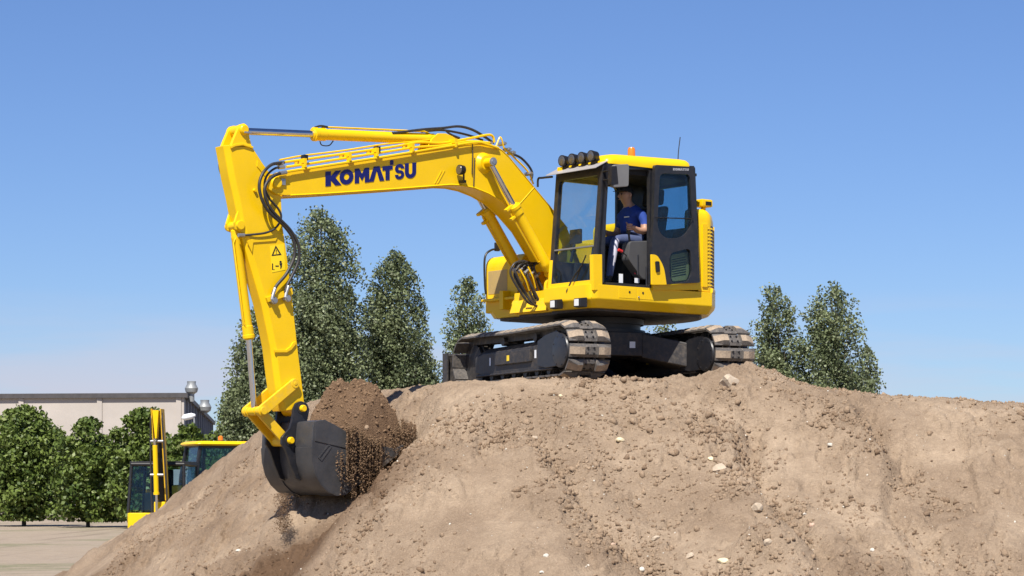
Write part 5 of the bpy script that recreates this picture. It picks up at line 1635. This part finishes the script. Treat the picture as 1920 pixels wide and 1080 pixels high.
# ================================================================== trees
def leaf_mat(name, a, b, c):
    m, n, bs, out = new_mat(name)
    at = n.nodes.new('ShaderNodeAttribute'); at.attribute_name = 'tone'
    col = mix_col(n, map_range(n, at.outputs['Fac'], 0.0, 0.72), a, b)
    col = mix_col(n, map_range(n, at.outputs['Fac'], 0.80, 0.92), col, c)
    n.links.new(col, bs.inputs['Base Color'])
    bs.inputs['Roughness'].default_value = 0.45
    bs.inputs['Specular IOR Level'].default_value = 0.25
    tr = n.nodes.new('ShaderNodeBsdfTranslucent'); n.links.new(col, tr.inputs['Color'])
    mx = n.nodes.new('ShaderNodeMixShader'); mx.inputs['Fac'].default_value = 0.22
    n.links.new(bs.outputs['BSDF'], mx.inputs[1]); n.links.new(tr.outputs['BSDF'], mx.inputs[2]); n.links.new(mx.outputs['Shader'], out.inputs['Surface'])
    return m
M['poplar'] = leaf_mat('poplar_leaf', (0.075, 0.098, 0.046), (0.200, 0.232, 0.115), (0.27, 0.29, 0.19))
M['broadleaf'] = leaf_mat('broad_leaf', (0.055, 0.088, 0.018), (0.155, 0.205, 0.045), (0.26, 0.30, 0.12))
M['bark'] = surf('bark', (0.10, 0.082, 0.062), 0.9, var=0.3, nscale=6, bump=0.8)

def tree(label, px, top_py, hw_px, Y, seed, leaves=26000, mat='poplar', lean=0.0, base_z=0.0, shape='poplar', leaf=.066, group='poplar trees beyond the mound', name='poplar_tree', rx=None):
    g = np.random.default_rng(seed)
    s = Y / FPX
    H = EYE + (HY - top_py) * s - base_z
    RX = hw_px * s; X0 = (px - HX) * s
    root = empty(name, (X0, Y, base_z))
    tag(root, label, 'tree', group)
    # trunk with limbs
    tm = MB()
    tip = V(lean * H * .9, 0, H * .93)
    path_ = [V(0, 0, -.2), V(lean * H * .1, .02, H * .25), V(lean * H * .4, -.03, H * .55), tip]
    P = smooth_path(path_, 6)
    tm.tube(path_, [max(.02, .02 * H * (1 - i / len(P))) for i in range(len(P))], 9)
    def env(t):
        if shape == 'poplar':
            return (.80 + .20 * np.clip(t / .3, 0, 1)) * np.clip(1 - np.clip(t, 0, 1) ** 5.5, 0, 1) ** .45
        return np.sqrt(np.clip(1 - ((t - .42) / .60) ** 2, 0, 1))
    nl = 46 if shape == 'poplar' else 20
    cl_c, cl_s = [], []
    lumpy = g.random(12) * 6.28
    nclump = 900 if shape == 'poplar' else 420
    for k in range(nl):
        t0 = .06 + .84 * (k + g.random()) / nl; az = k * 2.4 + g.normal() * .3
        r_t = RX * env(np.array(t0 + .12)) * (.50 + .30 * g.random())
        p0 = V(lean * H * t0 ** 1.5, 0, H * t0); up = (1.9 if shape == 'poplar' else .6)
        p1 = p0 + V(r_t * .45 * math.cos(az), r_t * .45 * math.sin(az), r_t * .35 * up)
        p2 = p0 + V(r_t * .8 * math.cos(az) + lean * H * .05, r_t * .8 * math.sin(az), min(r_t * .9 * up, H * (1 - t0) * .5))
        tm.tube([p0, p1, p2], [.012 * H * (1 - t0) * .35 + .012] * 4 + [.02] * 4 + [.01] * 5, 5, per=6)
    tm.build('trunk', 'bark', root)
    # clumps of leaves through the crown: one main leader and several lower ones beside it
    n = nclump
    lead = [(0.0, 0.0, 1.0, .90)]
    for k in range(6 if shape == 'poplar' else 5):
        la = lumpy[k] + k * 2.1
        lead.append((.50 * RX * math.cos(la), .45 * RX * math.sin(la), .66 + .29 * g.random(), .50 + .16 * g.random()))
    wgt = np.array([h_ * w_ * w_ for _, _, h_, w_ in lead]); wgt[0] *= 1.7; wgt /= wgt.sum()
    li = g.choice(len(lead), n, p=wgt); LDR = np.array(lead)[li]
    t = .06 + .94 * g.random(n) ** .78
    az = g.random(n) * 6.283
    wob = 1 + .14 * g.normal(size=n)
    rr = np.sqrt(g.random(n)) * .98
    rad = RX * LDR[:, 3] * env(t) * np.clip(rr * wob, 0, 1.2)
    th = t * LDR[:, 2]
    cx_ = rad * np.cos(az) + LDR[:, 0] + lean * H * th ** 1.5; cy_ = rad * np.sin(az) + LDR[:, 1]; cz_ = H * th * .965
    csz = RX * (.17 + .13 * g.random(n)) * np.clip(env(t), .6, 1)
    ctone = g.normal(size=n) * .15 + .10 * np.sin(cz_ * 1.9 + lumpy[2] + cx_ * 1.3)
    per = g.multinomial(leaves, csz ** 2 / (csz ** 2).sum())
    idx = np.repeat(np.arange(n), per); m = len(idx)
    d = g.normal(size=(m, 3)); d /= np.linalg.norm(d, axis=1)[:, None]
    d *= (g.random(m) ** .45)[:, None]
    up_k = 1.7 if shape == 'poplar' else 1.0
    ctr = np.stack([cx_[idx], cy_[idx], cz_[idx]], 1) + d * csz[idx][:, None] * np.array([1, 1, up_k])
    ctr[:, 0] += (-.45 * d[:, 2] * csz[idx] * up_k if lean else 0)
    ctr[:, 2] = np.clip(ctr[:, 2], .3, H)
    nrm = g.normal(size=(m, 3)) + d * .8 + np.array([0, 0, .35]); nrm /= np.linalg.norm(nrm, axis=1)[:, None]
    a = np.cross(nrm, g.normal(size=(m, 3))); a /= np.linalg.norm(a, axis=1)[:, None]
    b = np.cross(nrm, a)
    L_ = leaf * (.7 + .6 * g.random(m))[:, None]
    quad = np.stack([ctr + a * L_, ctr + b * L_ * .62 + a * L_ * .1, ctr - a * L_ * .8, ctr - b * L_ * .62 + a * L_ * .1], 1)
    me = fast_mesh('crown', quad.reshape(-1, 3), np.arange(m * 4), 4, mat)
    tone = np.clip(.40 + ctone[idx] + .14 * g.normal(size=m), 0, .74)
    flip = g.random(m) < .07
    tone[flip] = .85 + .1 * g.random(flip.sum())
    point_attr(me, 'tone', np.repeat(tone, 4))
    link('crown', me, root)
    return root

tree('tall poplar directly behind the excavator arm, the tallest of the row', 608, 380, 86, 90, 1, 76000, lean=-.012)
tree('half hidden poplar at left of the excavator arm', 478, 572, 66, 93, 2, 36000)
tree('poplar in the gap between arm and cab, second tallest behind the boom', 747, 460, 70, 92, 3, 58000, lean=-.004)
tree('short young poplar at the foot of the second tallest one', 797, 625, 30, 95, 4, 9000)
tree('poplar next to the tool box, behind the left end of the tracks', 876, 510, 57, 94, 5, 28000)
tree('poplar just right of the tracks', 1476, 525, 58, 94, 6, 32000, lean=-.05)
tree('wind-blown poplar at far right, beside a small one', 1582, 523, 70, 94, 7, 34000, lean=-.04)
tree('small poplar standing right of the wind-blown poplar', 1632, 640, 34, 97, 8, 13000, lean=-.02)
tree('poplar glimpsed between the machine body and the tracks', 1245, 574, 50, 96, 9, 14000)
LG = dict(mat='broadleaf', shape='round', leaf=.11, group='leafy trees by the building', name='leafy_tree')
tree('low leafy tree in front of the pale building, right behind the folded upright arm', 268, 764, 70, 100, 12, 22000, **LG)
tree('low leafy tree below the building corner', 352, 790, 52, 98, 13, 16000, **LG)
tree('bushy tree behind the loader roof', 452, 722, 62, 97, 14, 20000, **LG)
tree('leafy tree second from the left edge, before the pale wall', 165, 782, 74, 103, 15, 20000, **LG)
tree('broad leafy tree at the left edge before the pale wall', 45, 760, 88, 106, 16, 24000, **LG)

# ================================================================== building
M['plaster'] = surf('pale_plaster', (0.40, 0.36, 0.32), 0.9, var=0.08, nscale=0.4, dust=0.2, dust_col=(0.33, 0.28, 0.24), bump=0.2, bscale=8)
M['shade_wall'] = surf('shade_tinted_wall', (0.15, 0.16, 0.19), 0.6, var=0.12, nscale=0.5)  # side wall's shade painted in as a darker, bluer base colour
M['roofedge'] = surf('dark_roof_edge', (0.055, 0.05, 0.05), 0.6, var=0.2)
M['zinc'] = surf('weathered_zinc', (0.27, 0.28, 0.28), 0.5, metal=0.3, var=0.15, nscale=2)
ba = sight(345, 745, 150); bb = sight(398, 796, 212)
hb = ba.z
fd = V(ba.x - bb.x, ba.y - bb.y, 0)           # along the long side, towards us
bld = empty('industrial_building', (ba.x, ba.y, 0))
tag(bld, 'pale flat-roofed industrial building with two roof ventilators at far left', 'building')
e1 = (bb - ba); e1.z = 0                       # long side vector
e2 = V(-1, 0.12, 0) * 34                       # front runs to the left
m = MB()
c0, c1, c2, c3 = V(0, 0, 0), e2, e2 + e1, e1
m.add([c0, c1, c1 + V(0, 0, hb), c0 + V(0, 0, hb)], [(0, 1, 2, 3)], 0)
m.add([c0, c3, c3 + V(0, 0, hb), c0 + V(0, 0, hb)], [(0, 1, 2, 3)], 1)  # receding side wall, its shade put into the material colour
m.add([c1, c2, c2 + V(0, 0, hb), c1 + V(0, 0, hb)], [(0, 1, 2, 3)], 0)
m.add([c3, c2, c2 + V(0, 0, hb), c3 + V(0, 0, hb)], [(0, 1, 2, 3)], 0)
m.build('wall', ['plaster', 'shade_wall'], bld, smooth=False)
m = MB()
k0 = [c0 + V(.25, -.25, 0), c1 + V(-.25, -.25, 0), c2 + V(-.25, .25, 0), c3 + V(.25, .25, 0)]
m.hexa([p + V(0, 0, hb - .02) for p in k0] + [p + V(0, 0, hb + .28) for p in k0]); m.build('roof', 'roofedge', bld)
for k in range(7):
    p0 = e2 * (k / 6.6 + .01); m = MB(); m.box(p0.x - .16, p0.x + .16, p0.y - .09, p0.y + .02, 0, hb - .03); m.build('pilaster', 'plaster', bld)
sidev = e1.normalized(); so_ = V(sidev.y, -sidev.x, 0)
if so_.x < 0: so_ = -so_
for k in range(12):
    p0 = e1 * ((k + .5) / 12); m = MB()
    m.hexa([p0 + so_ * .02 - sidev * .12, p0 + so_ * .16 - sidev * .12, p0 + so_ * .16 + sidev * .12, p0 + so_ * .02 + sidev * .12] + [q + V(0, 0, hb - .05) for q in (p0 + so_ * .02 - sidev * .12, p0 + so_ * .16 - sidev * .12, p0 + so_ * .16 + sidev * .12, p0 + so_ * .02 + sidev * .12)])
    m.build('wall_post', 'shade_wall', bld)  # posts carry the same painted shade as their wall
for px, pt, Y in ((359, 715, 152), (384, 750, 172)):
    p = sight(px, pt, Y); s = Y / FPX; m = MB(); q = p - bld.location
    m.lathe(V(q.x, q.y, hb - .2), (0, 0, 1), [(0, 5.5 * s), (p.z - hb - 24 * s + .2, 5.5 * s), (p.z - hb - 20 * s + .2, 11 * s), (p.z - hb - 13 * s + .2, 12.5 * s), (p.z - hb - 5 * s + .2, 8 * s), (p.z - hb + .2, 8.5 * s)], 20)
    m.build('roof_ventilator', 'zinc', bld)
# lamp on a mast
p = sight(356, 779, 128); s = 128 / FPX
lampo = empty('street_lamp', (p.x + 1.2 * 0, p.y, 0)); tag(lampo, 'yard lamp with a curved pale head before the building corner', 'lamp')
m = MB(); m.tube([V(.25, 0, 0), V(.25, 0, p.z - .6), V(.1, 0, p.z - .12), V(-.25, 0, p.z - .1)], .05, 8); m.build('mast', 'zinc', lampo)
m = MB(); m.lathe(V(.30, 0, p.z + .02), (-1, 0, -.22), [(0, .06), (.2, .17), (.6, .17), (.75, .06)], 12); m.build('lamp_head', 'white_decal', lampo)
# hoarding board among the machines
p = sight(342, 905, 72)
bo_ = empty('notice_board', (p.x, p.y, 0)); tag(bo_, 'blank grey board on posts between the two parked machines', 'board')
m = MB(); m.box(-.27, .27, -.02, .02, 1.55, 2.25); m.build('panel', 'zinc', bo_)
for x in (-.2, .2):
    m = MB(); m.box(x - .03, x + .03, .021, .07, 0, 2.2); m.build('post', 'zinc', bo_)

# ================================================================== parked machines behind the mound
M['tyre'] = surf('tyre_rubber', (0.025, 0.025, 0.026), 0.85, dust=0.4, var=0.2, bump=0.4)
def wheel(parent, c, r, w):
    m = MB(); m.lathe(V(c[0], c[1] - w / 2, c[2]), (0, 1, 0), [(0, r * .6), (.02, r * .9), (w * .25, r), (w * .75, r), (w - .02, r * .9), (w, r * .6)], 28); o = m.build('wheel', 'tyre', parent)
    m = MB(); m.lathe(V(c[0], c[1] - w / 2 - .01, c[2]), (0, 1, 0), [(0, r * .3), (.03, r * .58), (w - .01, r * .58), (w + .02, r * .3)], 20); m.build('rim', 'yellow_old', o)
# backhoe loader: cab and roof rise over the slope
YL = 64.0
s = YL / FPX
pl_ = sight(407, 830, YL)
LD = empty('backhoe_loader', (pl_.x, YL, 0), R(205)); tag(LD, 'backhoe loader whose glazed cab and yellow roof show above the slope', 'loader')
zt = pl_.z
m = MB()
m.loft([[V(x * k, y * k, z) for x, y in rpoly([(-.80, -.75), (.80, -.75), (.80, .75), (-.80, .75)], .15)] for z, k in ((zt - .09, .98), (zt - .05, 1.04), (zt - .01, 1.02), (zt + .03, .9))]); m.build('roof', 'yellow', LD, angle=50)
m = MB()
zb = 1.15
for (x0, y0), (x1, y1) in (((-.86, -.72), (-.66, -.60)), ((.86, -.72), (.66, -.60)), ((-.86, .72), (-.66, .60)), ((.86, .72), (.66, .60))):
    m.tube([V(x0, y0, zb), V(x0 * .93, y0 * .95, (zb + zt) / 2), V(x1, y1, zt - .07)], .055, 8, smooth=False)
m.tube([V(.22, -.74, zb), V(.16, -.63, zt - .08)], .05, 8, smooth=False)
m.tube([V(-.66, -.6, zt - .1), V(.66, -.6, zt - .1), V(.66, .6, zt - .1), V(-.66, .6, zt - .1), V(-.66, -.6, zt - .1)], .05, 6, smooth=False)
m.build('cab_frame', 'blackpaint', LD)
def pane(parent, pts, mat='glass_dark', nm='window'):
    m = MB(); n = (pts[1] - pts[0]).cross(pts[2] - pts[0]).normalized() * .008; m.hexa([p for p in pts] + [p + n for p in pts]); m.build(nm, mat, parent, smooth=False)
pane(LD, [V(-.84, -.71, zb), V(.20, -.71, zb), V(.14, -.60, zt - .1), V(-.65, -.60, zt - .1)])
pane(LD, [V(.26, -.71, zb), V(.84, -.71, zb), V(.65, -.60, zt - .1), V(.20, -.60, zt - .1)])
pane(LD, [V(-.85, -.70, zb), V(-.85, .70, zb), V(-.65, .60, zt - .1), V(-.65, -.60, zt - .1)])
pane(LD, [V(.85, -.70, zb), V(.85, .70, zb), V(.65, .60, zt - .1), V(.65, -.60, zt - .1)])
pane(LD, [V(-.84, .71, zb), V(.84, .71, zb), V(.65, .60, zt - .1), V(-.65, .60, zt - .1)])
m = MB(); m.box(-.9, .9, -.76, .76, .62, zb); m.box(-2.4, -.9, -.42, .42, .62, 1.45); m.box(.9, 1.3, -.5, .5, .6, 1.1); m.build('body', 'yellow_old', LD, bevel=.05)
m = MB(); m.box(.0, .45, -.25, .25, 1.16, 1.6); m.box(.32, .45, -.25, .25, 1.5, 2.15); m.build('seat', 'interior', LD, bevel=.04)
m = MB(); m.lathe(V(-.1, 0, zt + .03), (0, 0, 1), [(0, .08), (.03, .08)], 12); be = m.build('beacon', 'blackpaint', LD); m = MB(); m.lathe(V(-.1, 0, zt + .06), (0, 0, 1), [(0, .07), (.10, .065), (.13, .03)], 14); m.build('lens', 'orange', be)
for x, r_w, w_ in ((-1.9, .55, .35), (.55, .75, .45)):
    for y in (-.85, .85):
        wheel(LD, (x, y, r_w), r_w, w_)
m = MB(); m.box(-3.5, -2.9, -1.1, 1.1, .1, .9); m.hexa([V(-2.9, -.6, .5), V(-1.0, -.55, 1.2), V(-1.0, -.45, 1.2), V(-2.9, -.5, .5), V(-2.9, -.6, .7), V(-1.0, -.55, 1.4), V(-1.0, -.45, 1.4), V(-2.9, -.5, .7)]); m.build('loader_bucket', 'yellow_old', LD, bevel=.03)
m = MB(); m.box(-.98, -.90, -.86, -.74, 1.9, 2.15); m.build('mirror', 'blackpaint', LD, bevel=.02)

# compact excavator at far left, seen from the front, its arm folded up
YM = 60.0
pm0 = sight(306, 960, YM)
MX = empty('compact_excavator', (pm0.x, YM, 0), R(-8)); tag(MX, 'compact yellow excavator at far left with its arm folded upright', 'excavator')
zc = EYE + (HY - 866) / FPX * YM
m = MB(); m.prism_z(rpoly([(-1.0, .1), (.75, .1), (.75, 2.0), (.4, 2.3), (-.7, 2.3), (-1.0, 2.0)], .12), .62, 1.03); m.build('body', 'yellow', MX, bevel=.03)
m = MB(); m.box(-.05, .75, .9, 2.1, 1.035, 1.75); m.box(-1.0, -.06, 1.75, 2.2, 1.035, 1.65); m.build('engine_cover', 'yellow_old', MX, bevel=.05)
cabx0, cabx1 = -1.0, .48
m = MB()
for x in (cabx0, cabx1):
    for y in (.25, 1.55):
        m.tube([V(x, y, 1.03), V(x + (.06 if x < 0 else -.04), y + (.10 if y < 1 else 0), zc - .06)], .045, 8, smooth=False)
m.tube([V(cabx0 + .05, .34, zc - .06), V(cabx1 - .04, .34, zc - .06), V(cabx1 - .04, 1.55, zc - .06), V(cabx0 + .05, 1.55, zc - .06), V(cabx0 + .05, .34, zc - .06)], .05, 8, smooth=False)
m.box(cabx0 + .02, cabx1 - .01, .32, 1.6, zc - .05, zc + .02); m.build('cab_frame', 'blackpaint', MX, bevel=.01)
pane(MX, [V(cabx0, .25, 1.1), V(cabx1, .25, 1.1), V(cabx1 - .04, .35, zc - .1), V(cabx0 + .06, .35, zc - .1)])
pane(MX, [V(cabx0, .25, 1.1), V(cabx0, 1.5, 1.1), V(cabx0 + .06, 1.5, zc - .1), V(cabx0 + .06, .35, zc - .1)])
pane(MX, [V(cabx1, .25, 1.1), V(cabx1, 1.5, 1.1), V(cabx1 - .04, 1.5, zc - .1), V(cabx1 - .04, .35, zc - .1)])
m = MB(); m.box(-.75, -.1, .8, 1.35, 1.035, 1.55); m.box(-.72, -.13, 1.28, 1.42, 1.5, 2.15); m.build('seat', 'interior', MX, bevel=.04)
m = MB(); m.lathe(V(-.1, .55, 1.1), (0, -.3, 1), [(0, .05), (.35, .05)], 10); m.build('steering_column', 'interior', MX)
zt2 = EYE + (HY - 768) / FPX * YM
# boom and folded arm seen end on: two rails, a ram between them
m = MB(); m.hexa([V(-.07, -.10, .80), V(.07, -.10, .80), V(.07, .12, .80), V(-.07, .12, .80), V(-.06, -.42, zt2 - .1), V(.06, -.42, zt2 - .1), V(.06, -.30, zt2 - .1), V(-.06, -.30, zt2 - .1)]); bo3 = m.build('boom', 'blackpaint', MX, bevel=.01)
for x in (-.135, .105):
    m = MB(); m.hexa([V(x, -.20, 1.35), V(x + .03, -.20, 1.35), V(x + .03, .10, 1.35), V(x, .10, 1.35), V(x, -.66, zt2), V(x + .03, -.66, zt2), V(x + .03, -.34, zt2), V(x, -.34, zt2)]); m.build('side_rail', 'yellow_old', bo3, bevel=.008)
m = MB(); m.hexa([V(-.02, -.66, zt2 - .75), V(.02, -.66, zt2 - .75), V(.02, -.5, zt2 - .75), V(-.02, -.5, zt2 - .75), V(-.085, -.70, zt2 - .04), V(.085, -.70, zt2 - .04), V(.085, -.5, zt2 - .04), V(-.085, -.5, zt2 - .04)]); m.build('arm', 'yellow', MX, bevel=.008)
m = MB(); m.cyl(V(-.03, -.50, 1.55), V(-.03, -.62, 2.75), .062, n=16); m.cyl(V(-.03, -.50, 1.5), V(-.03, -.505, 1.56), .075, n=16); rm_ = m.build('ram', 'yellow', MX)
m = MB(); m.cyl(V(-.03, -.63, 2.7), V(-.03, -.68, zt2 - .75), .03, n=12); m.build('rod', 'chrome', rm_)
m = MB(); m.cyl(V(-.03, -.46, .95), V(-.03, -.50, 1.56), .032, n=12); m.build('rod', 'chrome', rm_)
for z_ in (2.0, 2.85):
    m = MB(); m.cyl(V(-.17, -.55, z_), V(.17, -.55, z_), .035, n=12); m.build('pin', 'steel', bo3)
m = MB(); m.box(-.15, .15, -.34, -.05, .82, 1.32); m.build('swing_post', 'yellow', MX, bevel=.03)
for x in (-.2, .21):
    m = MB(); m.tube([V(x, -.3, 1.0), V(x * .95, -.45, 2.0), V(x * .75, -.6, zt2 - .4), V(x * .6, -.55, zt2 - .1)], .022, 8); m.build('hose', 'rubber', MX)
for sx in (-1, 1):
    m = MB(); m.prism(rpoly([(-.2, .02), (2.2, .02), (2.4, .28), (2.2, .52), (-.2, .52), (-.4, .28)], .15), sx * .75 - .18, sx * .75 + .18)
    me_ = m.mesh('track', 'rubber', bevel=.03); to_ = link('track', me_, MX); to_.rotation_euler = (0, 0, R(90))
m = MB(); m.box(-.55, .55, .3, 1.9, .3, .62); m.build('under_frame', 'under', MX)
